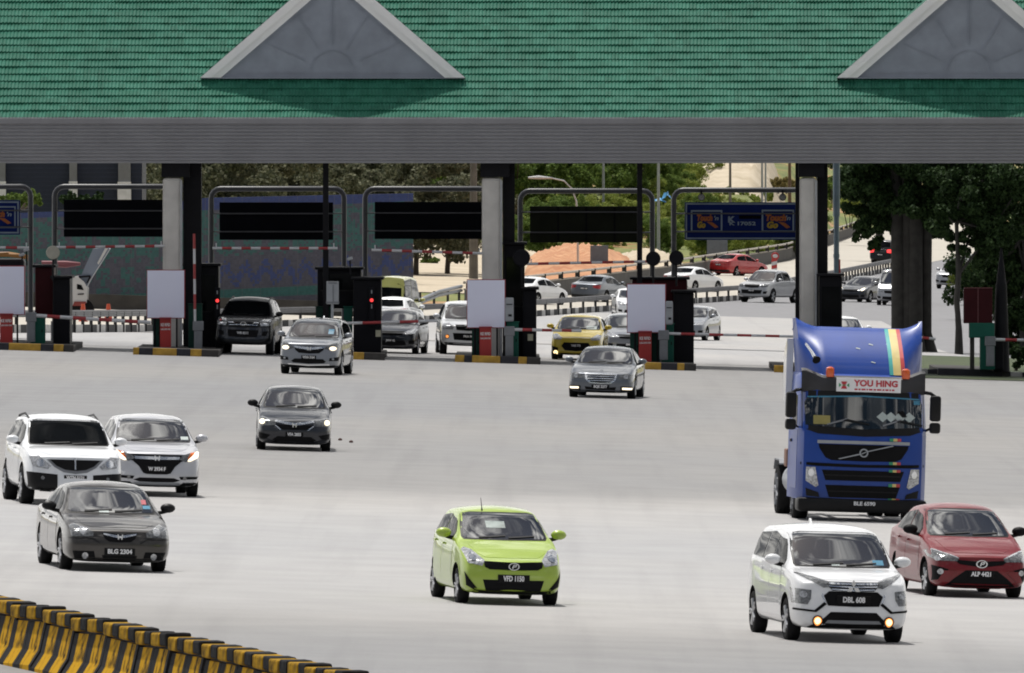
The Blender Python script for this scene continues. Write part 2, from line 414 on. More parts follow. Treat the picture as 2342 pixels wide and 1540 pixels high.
# ribbed fascia
prof = [(.10, zt(268)), (-.06, zt(269)), (-.08, zt(272)), (-.08, zt(283)), (-.02, zt(285))]
y = 287.
while y < 368:
    prof += [(-.012, zt(y)), (-.05, zt(y+2.6)), (-.05, zt(y+5.2)), (-.012, zt(y+7.2))]; y += 8.2
prof += [(-.03, zt(370.5)), (-.03, zt(373.5)), (.12, zt(373.5))]
m = MB(); a = [m.bm.verts.new((XL, *p)) for p in prof]; b = [m.bm.verts.new((XR, *p)) for p in prof]
for i in range(len(prof)-1): m.bm.faces.new((a[i], b[i], b[i+1], a[i+1]))
m.build('fascia', M_FASCIA, plaza)
# dormers
def dormer(pxc):
    d = D0+1.6; s = FPX/d; xc = (pxc-CX)/s; zb = CAMZ-(178-CY)/s
    def P(px, py): return (px/s, CAMZ-(py-CY)/s)
    half, ap = 303/s, 178-303*178/206.
    za = CAMZ-(ap-CY)/s; bw = 47/s
    yl = d-D0
    dm = MB()
    k = (za-zb)/half
    inn = half-bw+.02
    dm.prism([(-inn, zb+.02), (inn, zb+.02), (0, zb+.02+inn*k)], lambda u, v, q: (xc+u, q, v), yl+.10, yl+.35)
    pan = dm.build('dormer', M_PEDI, plaza)
    # raised sunburst of the pediment
    sb = MB(); zc = zb+.19; r0 = 50/s
    def bar(p, q, w_=.035):
        p, q = Vector((p[0], 0, p[1])), Vector((q[0], 0, q[1])); n_ = (q-p).normalized(); o = Vector((-n_.z, 0, n_.x))*w_/2
        sb.prism([((p+o).x, (p+o).z), ((q+o).x, (q+o).z), ((q-o).x, (q-o).z), ((p-o).x, (p-o).z)], lambda u, v, dd: (xc+u, dd, v), yl+.075, yl+.10)
    arc = [(r0*math.cos(R(a_)), zc+r0*math.sin(R(a_))) for a_ in range(0, 181, 12)]
    for p, q in zip(arc, arc[1:]): bar(p, q)
    def edge(angle, inset):
        """distance from the sun's centre to the sloping frame along a ray"""
        c_, s_ = abs(math.cos(angle)), math.sin(angle); h0 = inn*k-(zc-zb-.02)-inset
        return h0/(s_+k*c_)
    for a_ in (24, 59, 88, 92, 121, 156):
        a_ = R(a_); e = edge(a_, .18); st = r0+.2
        if abs(a_-R(90)) < .06: off = (.03 if a_ < R(90) else -.03); bar((off, zc+st), (off, zc+e*.97))
        else: bar((st*math.cos(a_), zc+st*math.sin(a_)), (e*math.cos(a_), zc+e*math.sin(a_)))
    for sg in (1, -1):
        h0 = inn*k-(zc-zb-.02)-.18
        for a0, a1 in ((24, 59), (62, 86)):
            p0, p1 = R(a0), R(a1); e0, e1 = h0/(math.sin(p0)+k*math.cos(p0)), h0/(math.sin(p1)+k*math.cos(p1))
            bar((sg*e0*math.cos(p0), zc+e0*math.sin(p0)), (sg*e1*math.cos(p1), zc+e1*math.sin(p1)))
    bar((-inn*.92, zb+.17), (inn*.92, zb+.17), .05)
    sb.build('sunburst_relief', M_PEDI, pan)
    # stepped barge boards and a dormer roof running back into the tiles
    for sg in (-1, 1):
        bm_ = MB()
        for (o0, o1, ya, yb) in ((0, bw*.55, -.12, .12), (bw*.5, bw, -.03, .12)):
            bm_.prism([(half-o0, zb), (0, za-o0*k), (0, za-o1*k), (half-o1, zb)], lambda u, v, q: (xc+sg*u, q, v), yl+ya, yl+yb)
        bm_.build('barge_board', M_BARGE, pan)
    rf = MB(); yb = min((za-EAVE_Z)/math.tan(PITCH)+.3, yr+.4); yb0 = (zb-EAVE_Z)/math.tan(PITCH)
    for sg in (-1, 1):
        rf.faces([(xc+sg*half, yl-.1, zb+.012), (xc, yl-.1, za+.012), (xc, yb, za+.012), (xc+sg*half, yb0+.2, zb+.012)], [(0, 1, 2, 3)])
    rf.build('dormer_roof', M_TILE, pan)
    fl = MB(); fl.bb((xc-half+.04, yl+.0, zb-.03), (xc+half-.04, yb0+.3, zb+.02)); fl.build('dormer_sill', M_PEDI, pan)
dormer(761); dormer(2217)

# ------------------------------------------------------------------ columns
def base(px, d): 
    x = (px-CX)*d/FPX; return Vector((x, d, gz(x, d)))
def column(px0, px1, pxd, label, d=448.35):
    b = base((px0+px1)/2, d); zt_ = CAMZ-(360-CY)*d/FPX-b.z; zc = CAMZ-(406-CY)*d/FPX-b.z
    w_ = (px1-px0)*d/FPX
    t = thing('roof_column', label, 'column', b, group='columns carrying the toll canopy')
    m = MB(); m.box((0, .3, zc/2), (w_, .6, zc), bev=.11); m.build('shaft', M_COLM, t)
    m = MB(); m.box((.1, .3, (zc+zt_)/2), (w_+.28, .7, zt_-zc-.01)); m.build('dark_top', M_STEEL, t)  # darker, wider block over the top of the shaft
    wd = (pxd-px1)*d/FPX
    m = MB(); m.box((w_/2+wd/2+.02, 1.1, zt_/2), (wd, .7, zt_-.02), bev=.02); m.build('steel_stanchion', M_STEEL, t)
    m = MB(); m.tube([(w_/2-.02, -.06, .2), (w_/2-.02, -.06, zc-.1)], .035); m.build('drain_pipe', mat('pipe_pale', (.4, .42, .45), .5), t)
column(372, 416, 458, 'pale concrete column rising behind the leftmost complete white poster')
column(1102, 1148, 1176, 'pale concrete column at the middle of the canopy, left of the dark olive board')
column(1829, 1868, 1893, 'pale concrete column standing behind the blue truck')
def post(px, py0, py1, wpx, name, label, d=449., m=M_STEEL, cat='post', group='thin dark posts under the canopy'):
    a, b_ = W(px, py0, d), W(px, py1, d); w_ = wpx*d/FPX
    mm = MB(); mm.box((0, 0, (a.z-b_.z)/2), (w_, w_, a.z-b_.z), bev=.01)
    mm.box((0, 0, .03), (w_*1.8, w_*1.8, .06))
    o = mm.build(name, m, None, (a.x, d, b_.z)); tag(o, label, cat, group); return o
post(745, 366, 815, 13, 'canopy_post', 'thin dark post coming down on the booth left of the small white sign board')
post(1463, 366, 838, 12, 'canopy_post', 'thin dark post beside the right end of the dark olive board')
post(1824, 366, 850, 10, 'canopy_post', 'thin dark post touching the left face of the column behind the truck')

# ------------------------------------------------------------------ islands and their furniture
M_YEL = mat('kerb_yellow', (.42, .25, .035), .75, 0, .25, 5, .1)
M_KBLK = mat('kerb_black', (.022, .022, .03), .75, 0, .25, 5, .1)
M_KGRY = mat('kerb_bare', (.045, .042, .04), .85, 0, .2, 4, .1)
M_REDBX = mat('red_panel', (.42, .03, .028), .45, 0, .08, 2)
M_GRNBX = mat('green_cabinet', (.008, .10, .072), .5, 0, .1, 2, spec=.25)
M_DGRN = mat('dark_green_cabinet', (.006, .038, .028), .5, 0, .15, 2, spec=.2)
M_BOOTH = mat('booth_dark', (.007, .007, .010), .5, 0, .2, 2, spec=.12)
M_MAROON = mat('maroon_panel', (.04, .004, .007), .5, 0, .15, 2, spec=.15)
M_POSTER = mat('blank_poster', (.78, .80, .98), .6, 0, .02, .6)
M_PFRAME = mat('poster_red_rim', (.3, .03, .05), .5)
M_LGREY = mat('light_grey_metal', (.33, .35, .38), .5, .2, .1)
M_GREYP = mat('grey_paint', (.2, .21, .23), .55, .1, .1)
ND = 446.
def island(px0, px1, py, segs, label):
    """kerb island seen end-on: painted nose of coloured blocks"""
    b = hit((px0+px1)/2, py); d = b.y; k = d/FPX; wd = (px1-px0)*k
    t = thing('toll_island', label, 'traffic island', b, (0, .03, 0), 'kerbed islands between the toll lanes')
    h = 17*k; m = MB(); x = -wd/2
    m.box((0, 5.2, h/2-.02), (wd-.04, 10, h-.05), bev=.02, mi=2)
    for w_, mi in segs:
        w2 = wd*w_; m.box((x+w2/2, .1, h/2), (w2-.006, .3, h), bev=.012, mi=mi); x += w2
    m.build('kerb', [M_YEL, M_KBLK, M_KGRY], t)
    return b, h
def cab(name, label, cat, px0, px1, py0, py1, d, depth=.5, m=M_GRNBX, bev=.015, group=None, extra=None):
    a = W((px0+px1)/2, py1, d); k = d/FPX; wd, h = (px1-px0)*k, (py1-py0)*k
    t = thing(name, label, cat, a, (0, 0, 0), group)
    mm = MB(); mm.box((0, depth/2, h/2), (wd, depth, h), bev=bev); mm.build('body', m, t)
    if extra: extra(t, wd, h)
    return t
def poster(px0, px1, py0, py1, label):
    d = ND+.4; k = d/FPX; a = W((px0+px1)/2, py1, d); wd, h = (px1-px0)*k, (py1-py0)*k
    t = thing('poster_board', label, 'notice board', a, (0, 0, R(random.uniform(-.6, .6))), 'blank white poster boards on the islands')
    m = MB(); m.box((.006, .03, h/2), (wd+.05, .05, h+.05), bev=.008); m.build('board', M_PFRAME, t)
    m = MB(); m.box((0, -.002, h/2), (wd, .012, h)); m.build('poster', M_POSTER, t)
    for sx in (-1, 1):
        m = MB(); m.cyl((sx*wd*.3, .09, -1.0), (sx*wd*.3, .09, h*.8), .03); m.build('leg', M_STEEL, t)
def redbox(px0, px1, py0, py1, label, k=0):
    d = ND+.25
    def ex(t, wd, h):
        zt_ = h*.76
        text_mesh('KE RFID', .13, 'lettering', M_WHT, t.children[0], (0, -.006, zt_+.03), FACE, wd*.86, bold=.004)
        text_mesh('LALUAN INI', .075, 'lettering', M_WHT, t.children[0], (0, -.006, zt_-.11), FACE, wd*.86, bold=.002)
        m = MB(); m.box((0, .02, h+.02), (wd+.04, .3, .04), bev=.01); m.build('cap', M_PFRAME, t)
    cab('lane_marker', label, 'lane marker', px0, px1, py0, py1, d, .22, M_REDBX, .01, 'red lane marker boxes under the posters', ex)
def gc(label, px0, px1, py0, py1, d, m=M_GRNBX, name='equipment_cabinet'):
    def ex(t, wd, h):
        mm = MB(); mm.box((0, -.006, h*.46), (wd*.82, .012, h*.78), bev=.004); dr = mm.build('door', m, t)
        mm = MB(); mm.box((wd*.3, -.02, h*.5), (.03, .02, .1)); mm.build('handle', M_STEEL, dr)
        mm = MB(); mm.box((0, .25, h+.015), (wd+.05, .56, .03), bev=.01); mm.build('lid', m, t)
    cab(name, label, 'cabinet', px0, px1, py0, py1, d, .5, m, .015, 'green equipment cabinets on the islands', ex)
def booth(label, px0, px1, py0, py1, d, m=M_BOOTH, win=True, depth=2.4):
    def ex(t, wd, h):
        mm = MB(); mm.box((0, depth/2, h+.04), (wd+.16, depth+.3, .08), bev=.02); mm.build('roof', M_STEEL, t)
        if win:
            mm = MB(); mm.box((0, -.01, h*.68), (wd*.8, .02, h*.42)); wi = mm.build('window', M_GLASS, t)
            mm = MB(); mm.box((0, -.022, h*.46), (wd*.86, .04, .05)); mm.build('window_sill', M_TRIM, wi)
        mm = MB(); mm.box((0, -.01, h*.2), (wd*.9, .02, h*.34)); mm.build('lower_panel', m, t)
    return cab('toll_booth', label, 'toll booth', px0, px1, py0, py1, d, depth, m, .03, 'dark toll booths', ex)

island(-60, 168, 803, [(.35, 1), (.32, 0), (.13, 1), (.10, 0), (.10, 2)], 'yellow and black kerbed island at the far left edge, under the red lane marker')
island(304, 500, 815, [(.07, 0), (.16, 1), (.28, 0), (.16, 1), (.13, 0), (.20, 2)], 'yellow and black kerbed island under the column on the left')
island(722, 880, 823, [(.25, 0), (.25, 1), (.2, 0), (.3, 2)], 'dark kerbed island behind the silver crossover')
island(1040, 1236, 832, [(.11, 0), (.09, 1), (.33, 0), (.21, 1), (.10, 0), (.16, 2)], 'yellow and black kerbed island under the middle column')
island(1425, 1592, 847, [(.2, 1), (.32, 0), (.22, 1), (.10, 0), (.16, 2)], 'yellow and black kerbed island behind the grey saloon with lit bumper lamps')
island(1770, 1930, 855, [(.15, 0), (.25, 1), (.25, 0), (.35, 2)], 'kerbed island largely hidden by the blue truck')
island(2145, 2308, 862, [(.9, 1), (.1, 2)], 'dark kerbed island at the right edge carrying the maroon board')
poster(-22, 55, 610, 719, 'blank white poster board cut off by the left edge of the view')
poster(337, 421, 619, 727, 'blank white poster board in front of the left column')
poster(1069, 1154, 641, 749, 'blank white poster board in front of the middle column')
poster(1435, 1521, 651, 760, 'blank white poster board just right of the yellow hatchback')
redbox(0, 29, 720, 789, 'red lane marker box under the poster at the far left edge', 0)
redbox(366, 391, 729, 798, 'red lane marker box under the poster of the left column', 1)
redbox(1097, 1124, 750, 818, 'red lane marker box under the poster of the middle column', 2)
redbox(1461, 1490, 760, 829, 'red lane marker box under the rightmost white poster', 3)
gc('green cabinet right of the red lane marker at the far left', 70, 103, 724, 790, ND+.5)
gc('tall narrow dark green cabinet left of the red lane marker at the left column', 350, 366, 726, 799, ND+.5, M_DGRN)
gc('dark green cabinet behind the upright barrier arm', 431, 462, 697, 799, ND+.5, M_DGRN)
gc('narrow dark green cabinet left of the middle red lane marker', 1079, 1098, 748, 818, ND+.5, M_DGRN)
gc('green cabinet under the white ticket machine by the middle column', 1159, 1186, 738, 819, ND+.5)
gc('narrow green cabinet left of the rightmost red lane marker', 1441, 1462, 758, 829, ND+.5, M_DGRN)
gc('slim green cabinet right of the rightmost red lane marker', 1490, 1509, 758, 829, ND+.6, M_DGRN)
gc('broad green cabinet under the ticket machine of the rightmost poster', 1513, 1541, 742, 829, ND+.9, M_GRNBX)
gc('green cabinet left of the white sign board on the booth island', 722, 760, 703, 812, ND+3.2, M_DGRN)
gc('green cabinet right of the white sign board on the booth island', 786, 806, 703, 812, ND+3.2, M_GRNBX)
booth('dark toll booth at the far left with a maroon front panel', 80, 122, 612, 728, ND+2.0, M_MAROON, False)
booth('tall dark booth block between the far left booth and its barrier lane', 121, 160, 637, 792, ND+1.4, M_BOOTH, False)
booth('dark toll booth between the left column and the black off-roader', 420, 500, 609, 802, ND+3.5)
booth('wide dark toll booth behind the small white sign board', 726, 826, 617, 706, ND+4.0)
booth('tall dark booth block to the right of the silver crossover', 808, 872, 640, 812, ND+2.4, M_BOOTH, False)
booth('dark toll booth to the right of the middle column', 1154, 1200, 560, 822, ND+3.0)
booth('dark booth block with a pale notice, right of the middle toll booth', 1196, 1227, 663, 824, ND+1.6, M_BOOTH, False)
booth('dark toll booth with a maroon top behind the rightmost white poster', 1446, 1572, 640, 762, ND+3.4, M_MAROON, False)
booth('broad dark booth block right of the rightmost green cabinet', 1541, 1587, 670, 838, ND+1.6, M_BOOTH, False)
booth('dark toll booth standing right of the column behind the truck', 1874, 1926, 632, 850, ND+1.8)
def maroon():
    d = ND+1.0; k = d/FPX; a = W(2237, 846, d)
    t = thing('toll_machine', 'maroon board over a green cabinet on the island at the right edge', 'toll machine', a)
    m = MB(); m.box((0, .2, 146*k), (66*k, .3, 80*k), bev=.02); b_ = m.build('maroon_board', M_MAROON, t)
    m = MB(); m.box((0, .04, 146*k), (.03, .02, 80*k)); m.box((0, .04, 187*k), (66*k, .03, .03)); m.build('trim', mat('maroon_rim', (.12, .03, .035), .5), b_)
    m = MB(); m.box((.12, .25, 90*k), (58*k, .5, 34*k), bev=.02); m.build('cabinet_head', M_GRNBX, t)
    m = MB(); m.box((.3, .28, 37*k), (34*k, .5, 74*k), bev=.02); m.build('pedestal', M_GRNBX, t)
    m = MB(); m.box((-.18, .3, 50*k), (10*k, .2, 100*k)); m.build('mast', M_KGRY, t)
    m = MB(); m.box((.66, .28, 34*k), (22*k, .4, 66*k), bev=.02); m.build('barrier_box', M_BOOTH, t)
maroon()
def cone_pole():
    d = ND+1.6; k = d/FPX; a = W(2290, 850, d)
    m = MB(); m.cyl((0, 0, 0), (0, 0, 200*k), 20*k, 13*k, 14); m.cyl((0, 0, 200*k), (0, 0, 282*k), 12*k, 2*k, 14)
    o = m.build('crash_post', M_STEEL, None, a, True); tag(o, 'tall dark tapering post at the right end of the maroon board island', 'post')
cone_pole()
def ticket(px0, px1, py0, py1, label):
    def ex(t, wd, h):
        m = MB(); m.box((0, -.006, h*.72), (wd*.7, .014, .03)); m.box((.02, -.006, h*.26), (wd*.4, .014, .07)); m.build('slot', M_TRIM, t)
    cab('ticket_machine', label, 'ticket machine', px0, px1, py0, py1, ND+.35, .3, M_LGREY, .04, 'pale ticket machines', ex)
ticket(1155, 1175, 681, 736, 'white ticket machine touching the right side of the middle poster')
ticket(1522, 1539, 689, 743, 'white ticket machine touching the right side of the rightmost poster')
def small_sign():
    d = ND-.6; k = d/FPX; a = W(760, 822, d)
    t = thing('sign_board', 'small pale grey sign board on a pole in front of the wide dark booth', 'sign', a)
    m = MB(); m.box((.01, 0, 152*k), (28*k, .04, 52*k), bev=.01); b_ = m.build('plate', M_LGREY, t)
    m = MB(); m.box((.01, -.03, 175*k), (20*k, .01, 5*k)); m.box((0.03, -.03, 150*k), (3*k, .01, 40*k)); m.box((.01, -.03, 130*k), (30*k, .02, 4*k)); m.build('markings', M_GREYP, b_)
    m = MB(); m.cyl((0, .06, 0), (0, .06, 130*k), .045); m.build('pole', M_LGREY, t)
small_sign()
# ------------------------------------------------------------------ barriers
def stripes(m, p0, p1, r, n, cols=(0, 1)):
    p0, p1 = Vector(p0), Vector(p1)
    for i in range(n):
        a, b_ = p0.lerp(p1, i/n), p0.lerp(p1, (i+1)/n)
        m.cyl(a, b_, r, n=8, mi=cols[i % 2], cap=(i in (0, n-1)))
M_BW = mat('arm_white', (.55, .56, .59), .5, 0, .1, 4); M_BR = mat('arm_red', (.33, .035, .04), .5, 0, .2, 4)
def arm(px0, py0, px1, py1, n, label, d, r=4.2, piv=True):
    k = d/FPX; a = W(px0, py0, d); b_ = W(px1, py1, d)
    t = thing('barrier_arm', label, 'barrier', a, group='lane barrier arms')
    m = MB(); stripes(m, (0, 0, 0), b_-a, r*k, n); m.build('boom', [M_BW, M_BR], t, smooth=True)
    if piv:
        s = 1 if px1 > px0 else -1
        m = MB(); m.box((-s*.1, .05, -.05), (.34, .26, .3), bev=.02); m.cyl((-s*.1, -.1, 0), (-s*.1, .2, 0), .09)
        m.box((-s*.1, .05, -.52), (.26, .22, .66), bev=.02); m.build('pivot_housing', M_GREYP, t)
arm(78, 722, 345, 738, 9, 'red and white barrier arm lowered across the leftmost lane', ND+.1)
arm(786, 740, 1000, 734, 5, 'thin pale barrier arm lowered in front of the dark compact car', ND+.1, 3.2)
arm(1172, 754, 1330, 757, 7, 'red and white barrier arm lowered in front of the yellow hatchback', ND+.1, 3.4)
arm(1525, 763, 1815, 770, 9, 'thin pale barrier arm lowered left of the blue truck', ND+.1, 3.)
arm(2272, 777, 2380, 779, 4, 'barrier arm lowered at the right edge beside the maroon board', ND+.6, 3.5)
arm(2095, 771, 2140, 776, 3, 'short piece of barrier arm between the truck and the thick trunks', ND+.3, 3.2, False)
arm(446, 742, 444, 535, 6, 'red and white barrier arm standing upright beside the left column', ND+.2, 2.9)
# ------------------------------------------------------------------ portal gantries with their boards
M_SIGNB = mat('sign_blue', (.003, .013, .10), .55, 0, .1, 2, spec=.1)
M_SIGNK = mat('sign_black', (.003, .0035, .006), .6, 0, .2, 2, spec=.05)
M_SIGNO = mat('sign_olive', (.012, .014, .010), .6, 0, .2, 2, spec=.05)
M_SIGNW = mat('sign_pale_line', (.17, .22, .29), .5, 0, .1)
M_ORL = mat('sign_orange', (.28, .075, .01), .5, 0, .2, 4)
M_YEL2 = mat('sign_yellow', (.3, .2, .01), .5, 0, .2, 4)
def portal(pl, pr, top, sign, kind, label, zb=800, dd=11.5, rails=(0.30, .78)):
    d = ND+dd; k = d/FPX; a = W(pl, zb, d); wd = (pr-pl)*k; h = (zb-top)*k; r = 6*k
    t = thing('sign_gantry', label, 'sign gantry', a, group='pipe gantries over the toll lanes')
    q = 22*k
    pts = [(0, 0, 0), (0, 0, h-q)]+[(q-q*math.cos(R(f)), 0, h-q+q*math.sin(R(f))) for f in (22, 45, 68)]+[(q, 0, h)]
    pts += [(wd-q, 0, h)]+[(wd-q+q*math.sin(R(f)), 0, h-q+q*math.cos(R(f))) for f in (22, 45, 68)]+[(wd, 0, h-q), (wd, 0, 0)]
    m = MB(); m.tube(pts, r, 12); m.cyl((0, 0, 0), (0, 0, 60*k), 9*k); m.cyl((wd, 0, 0), (wd, 0, 60*k), 9*k)
    m.build('pipe_frame', M_PIPE, t, smooth=True, ang=50)
    x0, y0, x1, y1 = sign
    u0, u1, v0, v1 = (x0-pl)*k, (x1-pl)*k, (zb-y1)*k, (zb-y0)*k
    sm = {'blue': M_SIGNB, 'black': M_SIGNK, 'olive': M_SIGNO}[kind]
    m = MB(); m.box(((u0+u1)/2, 0, (v0+v1)/2), (u1-u0, .14, v1-v0), bev=.015)
    board = m.build('board', sm, t)
    m = MB()
    for f in rails:
        z = v1-(v1-v0)*f; m.cyl((0, -.09, z), (wd, -.09, z), 1.7*k, n=8)
    m.build('rail', M_PIPE, t, smooth=True)
    if kind == 'olive':
        m = MB()
        for i in (1, 2, 3): x = u0+(u1-u0)*i/4; m.box((x, -.074, (v0+v1)/2), (.05, .012, v1-v0-.04))
        m.box(((u0+u1)/2, -.076, v1-.2), (u1-u0-.04, .014, .03)); m.build('panel_seam', M_SIGNK, board)
    return t, board, (u0, u1, v0, v1, k)
def frame_line(m, u0, u1, v0, v1, w_, y):
    m.box(((u0+u1)/2, y, v1-w_/2), (u1-u0, .01, w_)); m.box(((u0+u1)/2, y, v0+w_/2), (u1-u0, .01, w_))
    m.box((u0+w_/2, y, (v0+v1)/2), (w_, .01, v1-v0-2*w_)); m.box((u1-w_/2, y, (v0+v1)/2), (w_, .01, v1-v0-2*w_))
def logo(board, u0, u1, v0, v1, y=-.082, big=1.):
    cx, cz = (u0+u1)/2, (v0+v1)/2; w_ = u1-u0; h = v1-v0
    text_mesh('Touch', h*.44, 'lettering', M_ORL, board, (cx-w_*.08, y, cz+h*.17), FACE, w_*.56*big, bold=.018, shear=.2)
    text_mesh("'n", h*.3, 'lettering', M_SIGNW, board, (cx+w_*.33, y, cz+h*.16), FACE, w_*.16, bold=.006, shear=.2)
    text_mesh('Go', h*.42, 'lettering', M_YEL2, board, (cx-w_*.2, y, cz-h*.2), FACE, w_*.3*big, bold=.018, shear=.2)
    m = MB(); m.prism([(cx+w_*.0, cz-h*.02), (cx+w_*.22, cz-h*.06), (cx+w_*.42, cz-h*.3), (cx+w_*.3, cz-h*.36), (cx+w_*.12, cz-h*.16)], lambda u, v, q: (u, q, v), y, y+.008); m.build('logo_mark', M_ORL, board)
t, bd, (u0, u1, v0, v1, k) = portal(-235, 70, 427, (-200, 458, 46, 537), 'blue', 'pipe gantry with a blue sign board cut off by the left edge', 790)
m = MB(); frame_line(m, u0+.04, u1-.04, v0+.04, v1-.04, .05, -.075); frame_line(m, u1-90*k, u1-10*k, v0+15*k, v1-14*k, .045, -.075); m.build('border_line', M_SIGNW, bd)
logo(bd, u1-86*k, u1-14*k, v0+18*k, v1-18*k)
portal(125, 428, 427, (146, 457, 408, 542), 'black', 'pipe gantry with a long black board left of the left column', 795)
portal(483, 787, 432, (502, 463, 762, 549), 'black', 'pipe gantry with a black board above the black off-roader', 805)
portal(835, 1135, 432, (857, 462, 1112, 547), 'black', 'pipe gantry with a black board left of the middle column', 815)
portal(1190, 1492, 437, (1212, 472, 1470, 555), 'olive', 'pipe gantry with a dark olive four-panel board', 825, rails=(.16, .72))
t, bd, (u0, u1, v0, v1, k) = portal(1541, 1846, 435, (1566, 463, 1832, 549), 'blue', 'pipe gantry with a complete blue sign board beside the right column', 832)
m = MB(); frame_line(m, u0+.03, u1-.03, v0+.03, v1-.03, .045, -.075)
X = lambda p: (p-1541)*k
Y = lambda p: (832-p)*k
frame_line(m, X(1580), X(1652), Y(531), Y(481), .05, -.076); frame_line(m, X(1742), X(1816), Y(531), Y(480), .05, -.076)
m.build('border_line', M_SIGNW, bd)
logo(bd, X(1584), X(1648), Y(528), Y(485)); logo(bd, X(1745), X(1813), Y(529), Y(484), big=1.25)
m = MB(); m.box((X(1715), -.078, Y(497)), (50*k, .012, 8*k)); m.build('tape_patch', M_SIGNK, bd)
text_mesh('K', .27, 'lettering', M_SIGNW, bd, (X(1672), -.082, Y(503)), FACE, .24, bold=.012)
text_mesh('K 17052', .16, 'lettering', M_SIGNW, bd, (X(1698), -.082, Y(512)), FACE, .86, bold=.006)
for px in (1604, 1790):
    d = ND+11.4; a = W(px, 436, d)
    t = thing('spotlight', 'small dark spotlight under the gantry pipe, %s end of the blue board' % ('left' if px < 1700 else 'right'), 'spotlight', a, group='spotlights over the blue board')
    m = MB(); m.cyl((0, 0, 0), (0, -.02, -.14), .03); m.cyl((0, .1, -.2), (0, -.12, -.22), .09, .12, 14); m.build('housing', M_STEEL, t, smooth=True)
    m = MB(); m.cyl((0, -.122, -.22), (0, -.128, -.22), .1, n=14); m.build('lens', M_LAMPD, t)
# height bars hung across the lanes
def hbar(px0, px1, py0, py1, n, label, dd=2.2):
    d = ND+dd; k = d/FPX; a, b_ = W(px0, py0, d), W(px1, py1, d)
    m = MB(); stripes(m, (0, 0, 0), b_-a, 3.1*k, n)
    for f in (.03, .97): q = (b_-a)*f; m.cyl(q, q+Vector((0, 0, .16)), 1.5*k, n=6)
    o = m.build('height_bar', [M_BW, M_BR], None, a, True); tag(o, label, 'height bar', 'red and white height bars across the lanes')
hbar(-120, 66, 565, 567, 7, 'red and white height bar at the far left edge')
hbar(128, 376, 566, 563, 11, 'red and white height bar below the long black board at left')
hbar(486, 772, 568, 568, 13, 'red and white height bar above the black off-roader')
hbar(850, 1104, 572, 580, 11, 'thin red and white height bar below the black board left of the middle column')
hbar(1206, 1500, 604, 598, 12, 'bright red and white height bar below the dark olive board')
# lane lamps, mirrors, cameras
def round_thing(px, py, r, label, m_, name='convex_mirror', d=ND+.9):
    k = d/FPX; a = W(px, py, d); t = thing(name, label, name.replace('_', ' '), a)
    m = MB(); m.lathe([(-.03, r*k*.2), (-.02, r*k*.9), (.02, r*k), (.06, r*k*.96), (.09, r*k*.5)], 'y', 22); m.build('disc', m_, t, smooth=True)
    m = MB(); m.cyl((0, .1, -.9), (0, .1, .1), .03); m.build('pole', M_STEEL, t)
round_thing(121, 578, 16, 'round pale disc on the post of the leftmost complete gantry', mat('cream_disc', (.36, .35, .30), .5), 'round_sign')
round_thing(1494, 592, 17, 'round dark convex mirror right of the bright red height bar', M_BOOTH)
round_thing(1547, 590, 17, 'round dark convex mirror at the foot of the blue board gantry', M_BOOTH)
round_thing(1193, 590, 20, 'round dark convex mirror right of the middle column', M_BOOTH)
def signal(px, py, label, m_, d=ND+2.2):
    k = d/FPX; a = W(px, py+55, d); t = thing('lane_signal', label, 'signal', a, group='lit lane signals')
    m = MB(); m.box((0, .1, 40*k), (13*k, .14, 90*k), bev=.02); m.build('housing', M_BOOTH, t)
    m = MB(); m.cyl((0, .03, 55*k), (0, .0, 55*k), 4*k, n=12); m.build('lamp', m_, t)
    m = MB(); m.box((0, .02, 41*k), (2.6*k, .02, 10*k)); m.box((0, .02, 74*k), (2.6*k, .02, 8*k)); m.build('strip', M_LGREY, t)
signal(850, 687, 'red lit lane signal on the block right of the silver crossover', M_REDLIT)
signal(497, 688, 'red lit lane signal at the shoulder of the black off-roader', M_REDLIT, ND+3.0)
for px, py, lb in ((800, 592, 'white gull-shaped camera on the booth right of the thin post'), (60, 572, 'white camera on the gantry post at the far left'), (50, 583, 'second white camera, lower, at the far left gantry post')):
    d = ND+1.4; a = W(px, py, d); t = thing('camera', lb, 'camera', a)
    m = MB(); m.box((0, 0, 0), (.18, .34, .1), Matrix.Rotation(R(-18), 3, 'Y').to_quaternion().to_euler(), bev=.03); m.build('housing', M_LGREY, t)
    m = MB(); m.cyl((0, .1, 0), (.02, .12, -.5), .025); m.build('bracket', M_STEEL, t)
d = ND+1.0; a = W(1211, 772, d)
m = MB(); m.box((0, 0, 0), (12*d/FPX, .02, 15*d/FPX)); tag(m.build('notice', mat('cream_notice', (.5, .48, .36), .6), None, W(1213, 772, ND+1.57)), 'small cream notice fixed low on the block right of the middle booth', 'notice')
m = MB(); m.box((0, 0, 0), (12*d/FPX, .02, 15*d/FPX)); tag(m.build('notice', MATS['cream_notice'], None, W(865, 763, ND+2.37)), 'small greenish cream notice fixed low on the block right of the silver crossover', 'notice')
# grey lamp mast right of the column
def mast():
    d = 463.; k = d/FPX; a = W(1913, 850, d)
    t = thing('lamp_mast', 'blue grey stepped steel mast right of the column behind the truck', 'mast', a)
    m = MB(); m.cyl((0, 0, 0), (0, 0, 355*k), 6.2*k, n=16); m.cyl((0, 0, 355*k), (0, 0, 480*k), 8*k, n=16); m.cyl((0, 0, 260*k), (0, 0, 268*k), 7.2*k, n=16)
    m.build('shaft', mat('mast_grey', (.12, .17, .21), .4, .3, .1), t, smooth=True)
    m = MB(); m.box((7.5*k, 0, 234*k), (3*k, .1, 45*k)); m.build('reflector', M_REDBX, t)
mast()
def at_px(px, d): return (px-CX)*d/FPX
